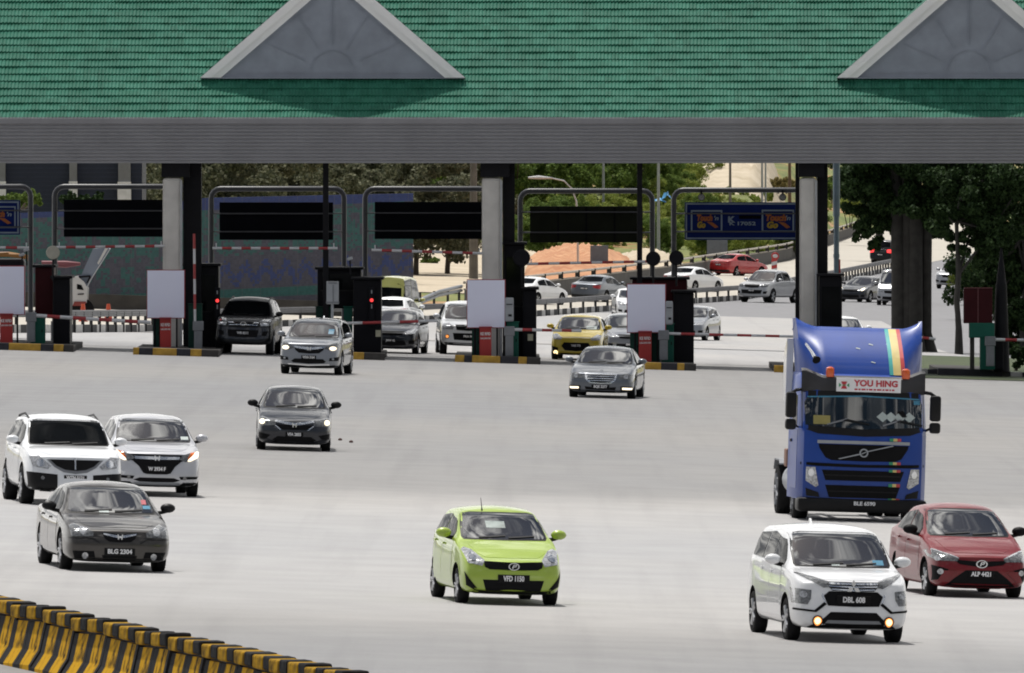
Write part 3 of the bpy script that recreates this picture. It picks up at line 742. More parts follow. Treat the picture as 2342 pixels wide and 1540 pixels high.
# ================================================================== BEYOND THE PLAZA
def mural_mat():
    m, n, L, b = base_mat('mosaic_tiles')
    t = n.new('ShaderNodeTexCoord'); sp = n.new('ShaderNodeSeparateXYZ'); L(t.outputs['Object'], sp.inputs[0])
    def mth(op, a, b_=None):
        x = n.new('ShaderNodeMath'); x.operation = op
        for i, v in enumerate((a, b_)):
            if v is None: continue
            if isinstance(v, (int, float)): x.inputs[i].default_value = v
            else: L(v, x.inputs[i])
        return x.outputs[0]
    u = sp.outputs[0]; v = mth('SUBTRACT', sp.outputs[2], mth('MULTIPLY', sp.outputs[0], .045))
    q = .104
    ui, vi = mth('FLOOR', mth('DIVIDE', u, q)), mth('FLOOR', mth('DIVIDE', v, q))
    def band(x, a, c): return mth('MULTIPLY', mth('GREATER_THAN', x, a), mth('LESS_THAN', x, c))
    def mixc(f, a, c):
        x = n.new('ShaderNodeMixRGB'); L(f, x.inputs[0])
        for i, vv in ((1, a), (2, c)):
            if isinstance(vv, tuple): x.inputs[i].default_value = (*vv, 1)
            else: L(vv, x.inputs[i])
        return x.outputs[0]
    cc = n.new('ShaderNodeCombineXYZ'); L(ui, cc.inputs[0]); L(vi, cc.inputs[1])
    wh = n.new('ShaderNodeTexWhiteNoise'); L(cc.outputs[0], wh.inputs['Vector'])
    basec = mixc(wh.outputs['Value'], (.052, .056, .08), (.075, .077, .105))
    green = mixc(wh.outputs['Value'], (.015, .095, .09), (.025, .125, .115)); blue = mixc(wh.outputs['Value'], (.022, .04, .14), (.03, .055, .18))
    # green crosses and blocks on a period of 11 tiles
    pu, pv = mth('MODULO', mth('ADD', ui, 1100), 11), mth('MODULO', mth('ADD', vi, 1100), 9)
    s1 = mth('MULTIPLY', band(pu, .5, 6.5), band(pv, 3.5, 8.5)); s2 = mth('MULTIPLY', band(pu, 2.5, 4.5), band(pv, .5, 9))
    s3 = mth('MULTIPLY', band(pu, 7.5, 9.5), band(pv, 1.5, 3.5))
    gm = mth('MAXIMUM', mth('MAXIMUM', s1, s2), s3)
    hole = mth('MULTIPLY', band(pu, 2.5, 4.5), band(pv, 5.5, 6.5)); gm = mth('MULTIPLY', gm, mth('SUBTRACT', 1, hole))
    upz = mth('MULTIPLY', band(vi, 29.5, 46.5), mth('GREATER_THAN', mth('MODULO', mth('ADD', mth('FLOOR', mth('DIVIDE', vi, 5)), mth('FLOOR', mth('DIVIDE', mth('ADD', ui, 2000), 4))), 3), .5))
    gm = mth('MULTIPLY', mth('MAXIMUM', gm, upz), mth('GREATER_THAN', wh.outputs['Value'], .16)); c = mixc(mth('MULTIPLY', gm, .85), basec, green)
    # blue zigzag frieze to the right
    zu = mth('ABSOLUTE', mth('SUBTRACT', mth('MODULO', mth('ADD', ui, 1200), 9), 4)); zv = mth('SUBTRACT', vi, 15)
    zig = mth('MULTIPLY', mth('LESS_THAN', mth('ABSOLUTE', mth('SUBTRACT', mth('ADD', zu, zu), zv)), 3.2), band(vi, 13.5, 25.5))
    right = mth('GREATER_THAN', ui, -96.5)
    inv = mth('MULTIPLY', right, band(vi, 12.5, 27.5))
    c = mixc(inv, c, basec); zn = mth('GREATER_THAN', wh.outputs['Value'], .28); c = mixc(mth('MULTIPLY', mth('MULTIPLY', mth('MULTIPLY', right, zig), zn), .95), c, blue)
    c = mixc(band(vi, 8.5, 12.5), c, green); c = mixc(band(vi, 5.5, 8.5), c, basec); c = mixc(band(vi, 2.5, 5.5), c, blue)
    c = mixc(mth('LESS_THAN', vi, 2.5), c, basec); c = mixc(mth('GREATER_THAN', vi, 48.5), c, blue)
    # panel joints
    ju = mth('LESS_THAN', mth('MODULO', mth('ADD', u, 100), .86), .025); c = mixc(mth('MULTIPLY', ju, .5), c, (.11, .105, .12))
    jv = mth('LESS_THAN', mth('MODULO', mth('ADD', v, 100), q), .012); c = mixc(mth('MULTIPLY', jv, .45), c, (.09, .04, .05))
    L(c, b.inputs['Base Color']); b.inputs['Roughness'].default_value = .55
    return m
def mural():
    d = 652.; k = d/FPX; a = W(945, 700, d)
    t = thing('mosaic_wall', 'long retaining wall covered in mauve, green and blue mosaic tiles', 'wall', (a.x, d, a.z-.2))
    wl = 1080*k; sl = .045; h = 5.45
    m = MB(); m.prism([(-wl, -wl*sl-.2), (0, -.2), (0, h), (-wl*.44, h-wl*.44*sl*.5), (-wl*.60, h-wl*.60*sl-.1), (-wl, h-wl*sl-.1)], lambda u, v, q: (u, q, v), 0, .5)
    m.build('tiled_face', mural_mat(), t)
    m = MB(); m.prism([(-wl, -wl*sl-.4), (.12, -.4), (.12, .22), (-wl, -wl*sl+.22)], lambda u, v, q: (u, q, v), -.25, -.02)
    m.build('plinth', mat('plinth_dark', (.04, .042, .045), .8, 0, .2, 2), t)
    return t
mural()
def low_wall():
    d = 640.; a = Vector((at_px(-70, d), d, 0)); b_ = Vector((at_px(846, d), d, 0)); m = MB(); n = 24; pr = None; o = Vector((a.x, d, gz(a.x, d)))
    for i in range(n+1):
        x = a.x+(b_.x-a.x)*i/n; z = gz(x, d); r = [m.bm.verts.new(Vector(q)-o) for q in ((x, d-.12, z-.2), (x, d-.1, z+.72), (x, d+.1, z+.72), (x, d+.12, z-.2))]
        if pr:
            for k in range(3): m.bm.faces.new((pr[k], r[k], r[k+1], pr[k+1]))
        else: m.bm.faces.new(r)
        pr = r
    m.bm.faces.new(pr[::-1]); t = m.build('low_wall', mat('low_wall_dark', (.05, .046, .042), .9, 0, .25, 1.5), None, o); tag(t, 'low dark brown wall running along the foot of the mosaic wall', 'wall')
low_wall()
def panel_lorry():
    # sloping pale panel and the white lorry in front of the mosaic wall
    d = 600.; k = d/FPX; a = hit(184, 733); d = a.y; k = d/FPX
    P = lambda px, py: ((px-184)*k, (733-py)*k)
    t = thing('tipper_lorry', 'white lorry cab with a raised sloping blue grey tipper body, left of the left column', 'lorry', a)
    m = MB(); m.prism([P(166, 700), P(166, 634), P(176, 632), P(193, 646), P(200, 660), P(198, 692), P(190, 700)], lambda u, v, q: (u, q, v), 0, 2.2); cab_ = m.build('cab', mat('lorry_white', (.5, .5, .51), .4, 0, .06, 1.5, 0, .5), t)
    m = MB(); m.prism([P(176, 662), P(176, 650), P(186, 652), P(192, 664)], lambda u, v, q: (u, q, v), -.02, .01); m.build('windscreen', M_GLASS, cab_)
    m = MB(); m.prism([P(178, 672), P(192, 671), P(192, 674), P(178, 675)], lambda u, v, q: (u, q, v), -.03, .01); m.build('grille', M_TRIM, cab_)
    m = MB(); m.prism([P(166, 700), P(190, 700), P(197, 694), P(196, 690), P(170, 690)], lambda u, v, q: (u, q, v), -.06, .05); m.build('bumper', mat('bumper_red', (.2, .03, .025), .5), cab_)
    m = MB(); m.prism([P(168, 640), P(186, 628), P(212, 570), P(244, 566), P(250, 570), P(226, 608), P(206, 640), P(198, 656), P(176, 646)], lambda u, v, q: (u, q, v), .3, 2.4); b_ = m.build('tipper_body', mat('tipper_grey', (.16, .19, .25), .5, .1, .12, 1.2), t)
    m = MB(); m.prism([P(225, 606), P(247, 568), P(240, 568), P(236, 576), P(222, 602)], lambda u, v, q: (u, q, v), .22, .36); m.build('painted_lit_edge', MATS['lorry_white'], b_)  # white strip paints the sunlit edge of the tipper body
    m = MB(); m.prism([P(180, 632), P(206, 630), P(208, 634), P(200, 648), P(197, 648), P(203, 634), P(180, 636)], lambda u, v, q: (u, q, v), .2, .36); m.build('frame', M_STEEL, b_)
    for wx, wy_ in ((.12, .5), (-.2, 2.4)): m = MB(); m.lathe([(0, .2), (0, .46), (.3, .46), (.3, .2)], 'y', 18, (wx, wy_, .46)); m.build('wheel', M_TYRE, t)
panel_lorry()
def office():
    d = 700.; k = d/FPX; a = W(160, 470, d)
    t = thing('office_building', 'dark navy louvred building with pale columns behind the mosaic wall at upper left', 'building', (a.x, d, gz(a.x, d)))
    b0 = a.z-gz(a.x, d); top = b0+9
    m = MB(); m.bb((-400*k, 0, 0), (165*k, 8, top)); m.build('wall', mat('navy_louvre', (.018, .026, .055), .6, 0, .15, .8), t)
    m = MB()
    for i in range(46): z = b0-1+i*.22; m.box((-117*k, -.03, z), (563*k, .05, .05))
    m.build('louvre', mat('navy_louvre_edge', (.024, .033, .066), .6), t)
    for px, w_, z1 in ((2, 22, 415), (168, 17, 415), (285, 28, 416)):
        m = MB(); m.bb(((px-w_/2-160)*k, -.5, 0), ((px+w_/2-160)*k, -.08, top)); c = m.build('column', mat('office_column', (.2, .205, .22), .8, 0, .08), t)
        zz = b0+(470-z1)*k
        m = MB(); m.bb(((px-w_/2-160)*k-.03, -.56, zz-1.2), ((px+w_/2-160)*k+.03, -.5, zz)); m.build('lit_face', mat('office_column_lit', (.75, .75, .78), .6), c)  # pale slab stands for the sunlit lower part of each column
office()
# ------------------------------------------------------------------ barriers along the far roads
M_RAIL = mat('guardrail_zinc', (.10, .10, .105), .55, .3, .2, 2)
M_MEDW = mat('median_white', (.55, .54, .52), .8, 0, .2, 4); M_MEDK = mat('median_black', (.03, .03, .032), .8, 0, .2, 4)
M_PARW = mat('parapet_concrete', (.06, .058, .056), .9, 0, .22, 1.2, .1); M_PART = mat('parapet_cap', (.36, .33, .29), .85, 0, .15)
def along(P, step):
    pts = []; 
    for a, b in zip(P, P[1:]):
        n = max(1, int((b-a).length/step))
        for i in range(n): pts.append(a.lerp(b, i/n))
    pts.append(P[-1]); return pts
def median():
    p0 = MED[0]; t = thing('median_barrier', 'low guardrail on a black and white painted kerb between the two far roads', 'guardrail', p0)
    pts = along(MED, 1.2)
    pm = None
    for p in pts[::max(1, len(pts)//90)]:
        q = p-p0+Vector((0, 0, .35))
        if pm is None: o = MB().box((0, 0, 0), (.12, .14, .8), bev=.01).build('rail_post', M_MEDK, t, q); pm = o.data
        else: link('rail_post', pm, None, t, q)
    m = MB()
    for o in ((0, .62, .02), (0, .70, -.05), (0, .78, .02)):
        m.tube([q-p0+Vector((0, o[2]-.1, o[1])) for q in pts], .055, 6)
    m.build('rail', M_RAIL, t, smooth=True)
    m = MB()
    # painted kerb blocks alternate across the picture width
    X0, X1 = MED[0].x, MED[-1].x; x = X0; i = 0
    dd = curve_d(MED)
    while x < X1-.2:
        wd = .24 if i % 2 == 0 else .17; a, b_ = dd(x), dd(x+wd); z = .5*(gz(x, a)+gz(x+wd, b_))
        ya, yb = a, b_
        mi = i % 2; f = -.15
        v = [(x, ya+f, gz(x, ya)-.05), (x+wd, yb+f, gz(x+wd, yb)-.05), (x+wd, yb+f, gz(x+wd, yb)+.3), (x, ya+f, gz(x, ya)+.3), (x, ya+f+.4, gz(x, ya)+.3), (x+wd, yb+f+.4, gz(x+wd, yb)+.3)]
        m.faces([Vector(q)-p0 for q in v], [(0, 1, 2, 3), (3, 2, 5, 4)], mi); x += wd; i += 1
    m.build('painted_kerb', [M_MEDK, M_MEDW], t)
median()
def parapet():
    p0 = PAR[0]; t = thing('road_parapet', 'dark concrete parapet with a pale post-and-rail top rising to the right', 'parapet', p0)
    dd = curve_d(PAR); h1, h2 = .92, 1.3
    m = MB(); ring0 = None; xs_ = frange(PAR[0].x, PAR[-1].x, .5); prof = [(-.25, -.3), (-.2, .1), (-.12, h1), (.12, h1), (.2, -.3)]
    prev = None
    for x in xs_:
        d = dd(x); z = gz(x, d); r = [m.bm.verts.new(Vector((x, d+o, z+q))-p0) for o, q in prof]
        if prev:
            for i in range(len(prof)-1): m.bm.faces.new((prev[i], r[i], r[i+1], prev[i+1]))
        else: m.bm.faces.new(r)
        prev = r
    m.bm.faces.new(prev[::-1]); m.build('wall', M_PARW, t)
    m = MB()
    P = [Vector((x, dd(x), gz(x, dd(x)))) for x in xs_]
    m.tube([p-p0+Vector((0, 0, h2-.05)) for p in P], .075, 6)
    m.tube([p-p0+Vector((0, 0, h1+.0)) for p in P], .05, 6)
    m.build('top_rail', M_PART, t, smooth=True)
    x = PAR[0].x+.2; pm = None
    while x < PAR[-1].x:
        d = dd(x); q = Vector((x, d, gz(x, d)+(h1+h2)/2))-p0; x += .95
        if pm is None: o = MB().box((0, 0, 0), (.26, .2, h2-h1)).build('rail_post', M_MEDK, t, q); pm = o.data
        else: link('rail_post', pm, None, t, q)
    return
parapet()
def guard_end():
    a, b_ = hit(950, 712), hit(1055, 704)
    t = thing('guardrail', 'short grey guardrail end at the right foot of the mosaic wall', 'guardrail', a)
    q = b_-a; m = MB()
    m.tube([(0, 0, .45), q*.5+Vector((0, 0, .85)), q+Vector((0, 0, 1.05))], .09, 8); m.tube([(0, 0, .3), q*.5+Vector((0, 0, .68)), q+Vector((0, 0, .85))], .08, 8); m.build('beam', mat('rail_bluegrey', (.2, .22, .25), .5, .2, .1), t, smooth=True)
    m = MB()
    for f in (.1, .4, .7, .95): m.box(q*f+Vector((0, .1, .4)), (.12, .12, 1.0))
    m.build('post', M_MEDK, t)
guard_end()
# orange bank behind the parapet: a real mound
def mound(name, x0, x1, d0, d1, h, m_, seed):
    rnd = random.Random(seed); vs, fs = [], []; nu, nv = 34, 22
    for i in range(nu+1):
        for j in range(nv+1):
            u, v = i/nu, j/nv; x, d = x0+(x1-x0)*u, d0+(d1-d0)*v
            hh = h*math.sin(math.pi*u)**.55*math.sin(math.pi*v)**.8*(.88+.24*rnd.random())
            vs.append((x, d, gz(x, d)-.06+hh))
    for i in range(nu):
        for j in range(nv): k = i*(nv+1)+j; fs.append((k, k+nv+1, k+nv+2, k+1))
    me = bpy.data.meshes.new(name); me.from_pydata(vs, [], fs); return tag(link(name, me, m_, smooth=True, ang=180), kind='structure')
mound('earth_bank', .6, 8.2, 812, 960, 1.75, M_ORANGE, 3)
mound('sand_bank', -.6, 2.6, 830, 1000, .9, M_SAND, 8)
mound('sand_bank', 14.0, 24.5, 1190, 1330, 3.2, M_SAND, 4)
mound('sand_bank', 6.6, 11.5, 850, 990, 1.25, M_SAND, 9)
# ------------------------------------------------------------------ trees
def leaf_mat(name, c1, c2, tr=.25):
    m, n, L, b = base_mat(name)
    g = n.new('ShaderNodeNewGeometry'); r = n.new('ShaderNodeValToRGB'); L(g.outputs['Random Per Island'], r.inputs[0])
    r.color_ramp.elements[0].color = (*c1, 1); r.color_ramp.elements[1].color = (*c2, 1)
    L(r.outputs[0], b.inputs['Base Color']); b.inputs['Roughness'].default_value = .7; b.inputs['Specular IOR Level'].default_value = .12
    t = n.new('ShaderNodeBsdfTranslucent'); L(r.outputs[0], t.inputs[0]); x = n.new('ShaderNodeMixShader'); x.inputs[0].default_value = tr
    L(b.outputs[0], x.inputs[1]); L(t.outputs[0], x.inputs[2]); L(x.outputs[0], n['Material Output'].inputs[0]); return m
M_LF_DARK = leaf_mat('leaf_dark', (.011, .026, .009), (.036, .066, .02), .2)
M_LF_MID = leaf_mat('leaf_mid', (.055, .10, .022), (.18, .25, .06), .38)
M_LF_LITE = leaf_mat('leaf_light', (.13, .19, .035), (.33, .36, .09), .35)
M_LF_GREY = leaf_mat('leaf_greyish', (.055, .066, .038), (.19, .19, .12), .35)
M_LF_DRY = leaf_mat('leaf_dry', (.16, .14, .05), (.34, .27, .11))
M_BARK = mat('bark', (.085, .07, .055), .95, 0, .3, 3, .4)
M_BARKD = mat('bark_dark', (.035, .033, .03), .95, 0, .3, 3, .4)
def crown(blobs, n, size, seed, name, m_, parent, flat=.75):
    """leaves scattered through several uneven lumps, denser towards their skins, with gaps between"""
    rnd = random.Random(seed); vs, fs = [], []; tot = sum(b[1]**2 for b in blobs)
    for c, r, sq in blobs:
        sub = [(Vector((rnd.gauss(0, 1), rnd.gauss(0, 1), rnd.gauss(0, .8))).normalized()*r*rnd.uniform(.45, .95), r*rnd.uniform(.22, .42)) for _ in range(9)]
        for _ in range(int(n*r*r/tot)):
            o, rr = rnd.choice(sub); v = Vector((rnd.gauss(0, 1), rnd.gauss(0, 1), rnd.gauss(0, 1))).normalized()*rr*rnd.uniform(.55, 1.08)
            p = Vector(c)+Vector(((o+v).x, (o+v).y, (o+v).z*sq))
            s_ = size*rnd.uniform(.6, 1.5); nn = (v.normalized()*.6+Vector((rnd.gauss(0, .6), rnd.gauss(0, .6), rnd.gauss(.25, .5)))).normalized()
            q = nn.to_track_quat('Z', 'Y'); a = rnd.uniform(0, 6.28); ca, sa = math.cos(a), math.sin(a); i0 = len(vs)
            for x, y in ((-.5, -.1), (0, -.42), (.55, .0), (.05, .42)):
                vs.append(p+q @ Vector(((x*ca-y*sa)*s_, (x*sa+y*ca)*s_, .06*s_*(1 if x > .2 else 0))))
            fs.append((i0, i0+1, i0+2, i0+3))
    me = bpy.data.meshes.new(name); me.from_pydata([tuple(v) for v in vs], [], fs)
    return link(name, me, m_, parent)
def trunk(h, r, limbs, seed, m_, parent, name='trunk'):
    rnd = random.Random(seed); m = MB()
    pts = [Vector((rnd.uniform(-.04, .04)*h*i/6, rnd.uniform(-.04, .04)*h*i/6, h*i/6)) for i in range(7)]; pts[0] = Vector((0, 0, -.3))
    m.tube(pts, [r*1.35]+[r*(1-.5*i/6) for i in range(1, 7)], 9)
    for c, br, sq in limbs:
        s_ = pts[rnd.choice((3, 4, 5))]; e = Vector(c); mid = s_.lerp(e, .5)+Vector((0, 0, -.1*br))
        m.tube([s_, mid, e, e+(e-s_)*.25], [r*.45, r*.32, r*.18, r*.06], 6)
    return m.build(name, m_, parent, smooth=True)
def blobset(h, w_, n, seed, low=.45):
    rnd = random.Random(seed); return [((rnd.uniform(-.5, .5)*w_, rnd.uniform(-.5, .5)*w_, h*rnd.uniform(low, .92)), w_*rnd.uniform(.24, .38), rnd.uniform(.7, 1.)) for _ in range(n)]
def copy_tree(o, loc, rz, s, label, group=None):
    c = o.copy(); COL.objects.link(c); c.location = loc; c.rotation_euler = (0, 0, rz); c.scale = (s, s, s); c['label'] = label
    if group: c['group'] = group
    for ch in list(o.children):
        k = ch.copy(); COL.objects.link(k); k.parent = c
        for g in ch.children: q = g.copy(); COL.objects.link(q); q.parent = k
    return c
PROT = {}
def tree(kind, x, d, s, label, group, dz=0.):
    z = gz(x, d)+dz; rz = random.uniform(0, 6.28)
    spec = {'mid': (7.5, 5.5, M_LF_MID, 11, .19, 17000), 'lite': (6.5, 5., M_LF_LITE, 9, .19, 13000), 'grey': (8.5, 6., M_LF_GREY, 12, .19, 18000), 'dark': (9., 6.5, M_LF_DARK, 11, .19, 17000)}[kind]
    if kind not in PROT:
        h, w_, m_, nb, ls, n = spec; t = thing(kind_name(kind), label, 'tree', (x, d, z), (0, 0, rz), group); t.scale = (s, s, s)
        bl = blobset(h, w_, nb, hash_(kind), .28); crown(bl, n, ls, hash_(kind)+1, 'crown', m_, t); trunk(h*.6, .17, bl[:6], hash_(kind)+2, M_BARK, t)
        PROT[kind] = t; return t
    return copy_tree(PROT[kind], (x, d, z), rz, s, label, group)
def hash_(k): return {'mid': 11, 'lite': 22, 'grey': 33, 'dark': 44}[k]
def kind_name(k): return {'mid': 'green_tree', 'lite': 'pale_green_tree', 'grey': 'grey_green_tree', 'dark': 'dark_tree'}[k]
G1 = 'grey green trees behind the mosaic wall'
LB1 = 'one of the grey green trees in a row behind the mosaic wall'
for i, px in enumerate(range(330, 1020, 62)):
    d = 800+random.uniform(-30, 60); tree('grey', at_px(px+random.uniform(-12, 12), d), d, random.uniform(.85, 1.25), LB1, G1, -.6)
G2 = 'green trees on the rise behind the sand flat'; LB2 = 'one of the mid green trees on the rise behind the sand flat'
for i, (px, d, s) in enumerate(((690, 1010, .9), (760, 1040, 1.), (850, 1030, 1.05), (930, 1050, 1.0), (1000, 1080, 1.1), (1070, 1120, 1.15), (1200, 1150, 1.0), (1245, 1110, .85), (1290, 1165, 1.05), (1345, 1150, 1.1), (1400, 1190, 1.15), (1455, 1170, .95), (1520, 1230, .85), (1580, 1260, .75), (1330, 1240, 1.2), (1440, 1260, 1.1), (1180, 1100, 1.), (1265, 1130, 1.), (1315, 1110, .9), (1375, 1135, 1.), (1425, 1120, .9), (1480, 1140, 1.), (1535, 1190, .9), (1560, 1240, .9), (1610, 1230, .7), (1225, 1180, 1.2), (1500, 1260, 1.), (1130, 1130, 1.1))):
    tree('mid', at_px(px, d), d, s, LB2, G2, -.4)
G3 = 'pale yellow green bushes on the hillside'
LB3 = 'one of the pale yellow green bushy trees scattered over the hillside'
for i in range(26):
    px = random.uniform(1190, 1815); d = random.uniform(1045, 1250); 
    if px > 1640: d = random.uniform(1040, 1150)
    tree('lite', at_px(px, d), d, random.uniform(.22, .42), LB3, G3, -.3)
for px, d, s in ((1215, 1120, .6), (1290, 1090, .5), (1390, 1100, .55), (1470, 1120, .6), (1500, 1170, .62), (1555, 1180, .6), (1600, 1210, .55)):
    tree('lite', at_px(px, d), d, s, LB3, G3, -.3)
for i in range(74):
    px = random.uniform(1185, 1840); d = random.uniform(1010, 1180)
    if px > 1640 and d > 1120: d -= 90
    tree('lite' if i % 3 else 'mid', at_px(px, d), d, random.uniform(.3, .52), LB3 if i % 3 else LB2, G3 if i % 3 else G2, -.35)
def bush(name, px, py, wpx, hpx, m_, label, d=None, n=1500, ls=.22, group=None, seed=1):
    p = hit(px, py) if d is None else Vector((at_px(px, d), d, W(px, py, d).z)); k = p.y/FPX
    w_, h = wpx*k, hpx*k; rnd = random.Random(seed+int(px)); t = thing(name, label, 'bush', p, group=group)
    bl = [((rnd.uniform(-.4, .4)*w_, rnd.uniform(-.4, .4)*w_, h*rnd.uniform(.3, .75)), max(.25, h*rnd.uniform(.28, .42)), .9) for _ in range(max(4, int(w_/h*4)))]
    crown(bl, int(n*2.2), ls*.66, seed+int(px), 'foliage', m_, t)
    m = MB()
    for c, r, q in bl[:5]: m.tube([(c[0]*.3, c[1]*.3, -.1), (c[0]*.8, c[1]*.8, c[2]*.6), c], [.05, .035, .015], 6)
    m.build('stem', M_BARK, t); return t
bush('green_bush', 40, 476, 150, 44, M_LF_MID, 'bright green bush on top of the mosaic wall above the cut-off blue sign', 668, 2200, .2)
bush('green_bush', 180, 474, 120, 34, M_LF_DARK, 'dark green bush on top of the mosaic wall below the office columns', 668, 1600, .2)
bush('dry_bush', 1010, 566, 130, 34, M_LF_LITE, 'long yellow green shrub at the back of the sand flat, left of the middle column', None, 2600, .26)
bush('dry_bush', 985, 604, 40, 14, M_LF_MID, 'small dark green weed clump on the sand flat beside the mosaic wall end', None, 500, .2)
bush('green_bush', 1505, 560, 90, 60, M_LF_LITE, 'yellow green shrub behind the parapet right of the dark olive board', None, 2600, .25)
bush('dry_bush', 1600, 545, 130, 40, M_LF_LITE, 'pale shrub row behind the parapet under the blue sign board', None, 2400, .25)
bush('dry_bush', 1740, 520, 120, 38, M_LF_DRY, 'dry orange shrub row on the slope behind the blue sign board', None, 2400, .28)
bush('dry_bush', 1700, 470, 150, 40, M_LF_LITE, 'yellow green shrub row at the foot of the bright sand slope', 1190, 2600, .28)
bush('dry_bush', 1790, 440, 90, 34, M_LF_DRY, 'orange brown shrub on the bright sand slope beside the right column', 1220, 1600, .28)
# the dark trees on the right
G4 = 'tall dark trees on the right verge'
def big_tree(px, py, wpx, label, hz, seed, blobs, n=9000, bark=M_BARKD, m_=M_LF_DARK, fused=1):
    p = hit(px, py); k = p.y/FPX; t = thing('shade_tree', label, 'tree', p, group=G4); r = wpx*k/2
    rnd = random.Random(seed)
    if fused > 1:
        m = MB()
        for i in range(fused):
            o = Vector(((i-(fused-1)/2)*2*r/fused*.92+rnd.uniform(-.06, .06), rnd.uniform(-.25, .25), 0)); rr = r/fused*rnd.uniform(1.0, 1.55)
            m.tube([o+Vector((o.x*.35, 0, -.2)), o+Vector((0, 0, .8)), o*1.0+Vector((0, 0, 3)), o*1.1+Vector((0, 0, 6.2)), o*1.6+Vector((0, .3, 10))], [rr*1.5, rr*1.05, rr, rr*.9, rr*.5], 10)
        m.build('trunk', bark, t, smooth=True)
    bl = [(((x-px)*k, yy, (py-y)*k), rad*k, .85) for x, y, rad, yy in blobs]
    if fused == 1: trunk(hz, r, bl[:5], seed, bark, t)
    crown(bl, int(n*3.2), .13, seed, 'crown', m_, t)
    return t
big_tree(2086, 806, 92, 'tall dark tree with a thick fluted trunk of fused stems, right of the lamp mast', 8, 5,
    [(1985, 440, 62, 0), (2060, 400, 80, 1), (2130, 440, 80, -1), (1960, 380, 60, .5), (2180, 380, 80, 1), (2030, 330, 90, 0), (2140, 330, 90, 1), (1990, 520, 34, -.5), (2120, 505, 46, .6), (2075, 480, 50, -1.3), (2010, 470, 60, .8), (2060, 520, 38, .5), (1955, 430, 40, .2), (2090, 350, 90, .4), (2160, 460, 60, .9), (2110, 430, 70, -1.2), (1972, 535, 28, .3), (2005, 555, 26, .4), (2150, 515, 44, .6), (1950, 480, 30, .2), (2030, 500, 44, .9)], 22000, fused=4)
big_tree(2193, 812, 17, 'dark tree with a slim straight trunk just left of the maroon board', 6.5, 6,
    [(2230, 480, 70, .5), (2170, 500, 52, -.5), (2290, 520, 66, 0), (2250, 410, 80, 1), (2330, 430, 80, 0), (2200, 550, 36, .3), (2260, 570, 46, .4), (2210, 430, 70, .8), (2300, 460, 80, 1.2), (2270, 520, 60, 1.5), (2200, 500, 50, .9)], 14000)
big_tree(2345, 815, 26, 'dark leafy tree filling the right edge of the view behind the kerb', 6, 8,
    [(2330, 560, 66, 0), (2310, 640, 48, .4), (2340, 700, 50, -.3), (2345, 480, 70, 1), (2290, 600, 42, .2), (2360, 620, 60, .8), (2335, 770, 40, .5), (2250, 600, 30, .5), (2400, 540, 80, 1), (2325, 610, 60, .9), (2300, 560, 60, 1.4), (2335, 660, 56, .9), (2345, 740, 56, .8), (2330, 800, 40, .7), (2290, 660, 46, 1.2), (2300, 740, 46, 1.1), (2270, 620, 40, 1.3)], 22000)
big_tree(2265, 700, 24, 'dark tree standing back behind the maroon board', 7, 9,
    [(2290, 560, 46, 0), (2330, 600, 40, .4), (2300, 500, 60, .4), (2230, 470, 60, .6), (2210, 380, 70, .3), (2320, 390, 80, .3), (2130, 380, 60, 0), (2340, 660, 40, 0), (2250, 540, 60, .5), (2180, 440, 70, .4), (2240, 400, 80, .6)], 13000)
big_tree(2010, 600, 20, 'dark tree far back whose crown hangs over the far right road', 8, 10,
    [(1960, 400, 40, 0), (1990, 440, 44, .4), (1975, 480, 30, .3), (2020, 400, 60, .3), (2010, 500, 30, 1), (1945, 360, 50, 1)], 5000)
bush('sapling', 2225, 700, 64, 112, M_LF_LITE, 'bright yellow green sapling behind the slim dark trunk', None, 1500, .16)
bush('verge_shrub', 2315, 850, 60, 76, M_LF_DARK, 'dark low shrub at the right edge beside the barrier arm', None, 1800, .14)
bush('green_bush', 1945, 520, 90, 120, M_LF_LITE, 'yellow green shrub beside the lamp mast, beyond the far parapet', 1180, 3000, .26)
bush('green_bush', 1900, 470, 60, 90, M_LF_MID, 'green shrub right of the column behind the truck, beyond the far parapet', 1220, 2600, .26)
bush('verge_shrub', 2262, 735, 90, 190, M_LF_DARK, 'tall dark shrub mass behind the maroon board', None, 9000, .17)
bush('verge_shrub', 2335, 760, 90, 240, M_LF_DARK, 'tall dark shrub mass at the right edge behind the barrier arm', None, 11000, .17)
# root flare and verge kerb
def verge_kerb():
    a, b_ = hit(2095, 856), hit(2420, 867); t = thing('verge_kerb', 'kerb of alternating white and black blocks along the grass on the right', 'kerb', a)
    n = 12; kw = mat('kerb_white', (.5, .49, .47), .8, 0, .15, 4)
    for i in range(n):
        p, q = a.lerp(b_, i/n)-a, a.lerp(b_, (i+1)/n)-a; m = MB(); m.box((p+q)/2+Vector((0, .1, .08)), ((q-p).length-.005, .2, .2), bev=.015); m.build('block', (kw, M_KBLK)[i % 2], t)
verge_kerb()
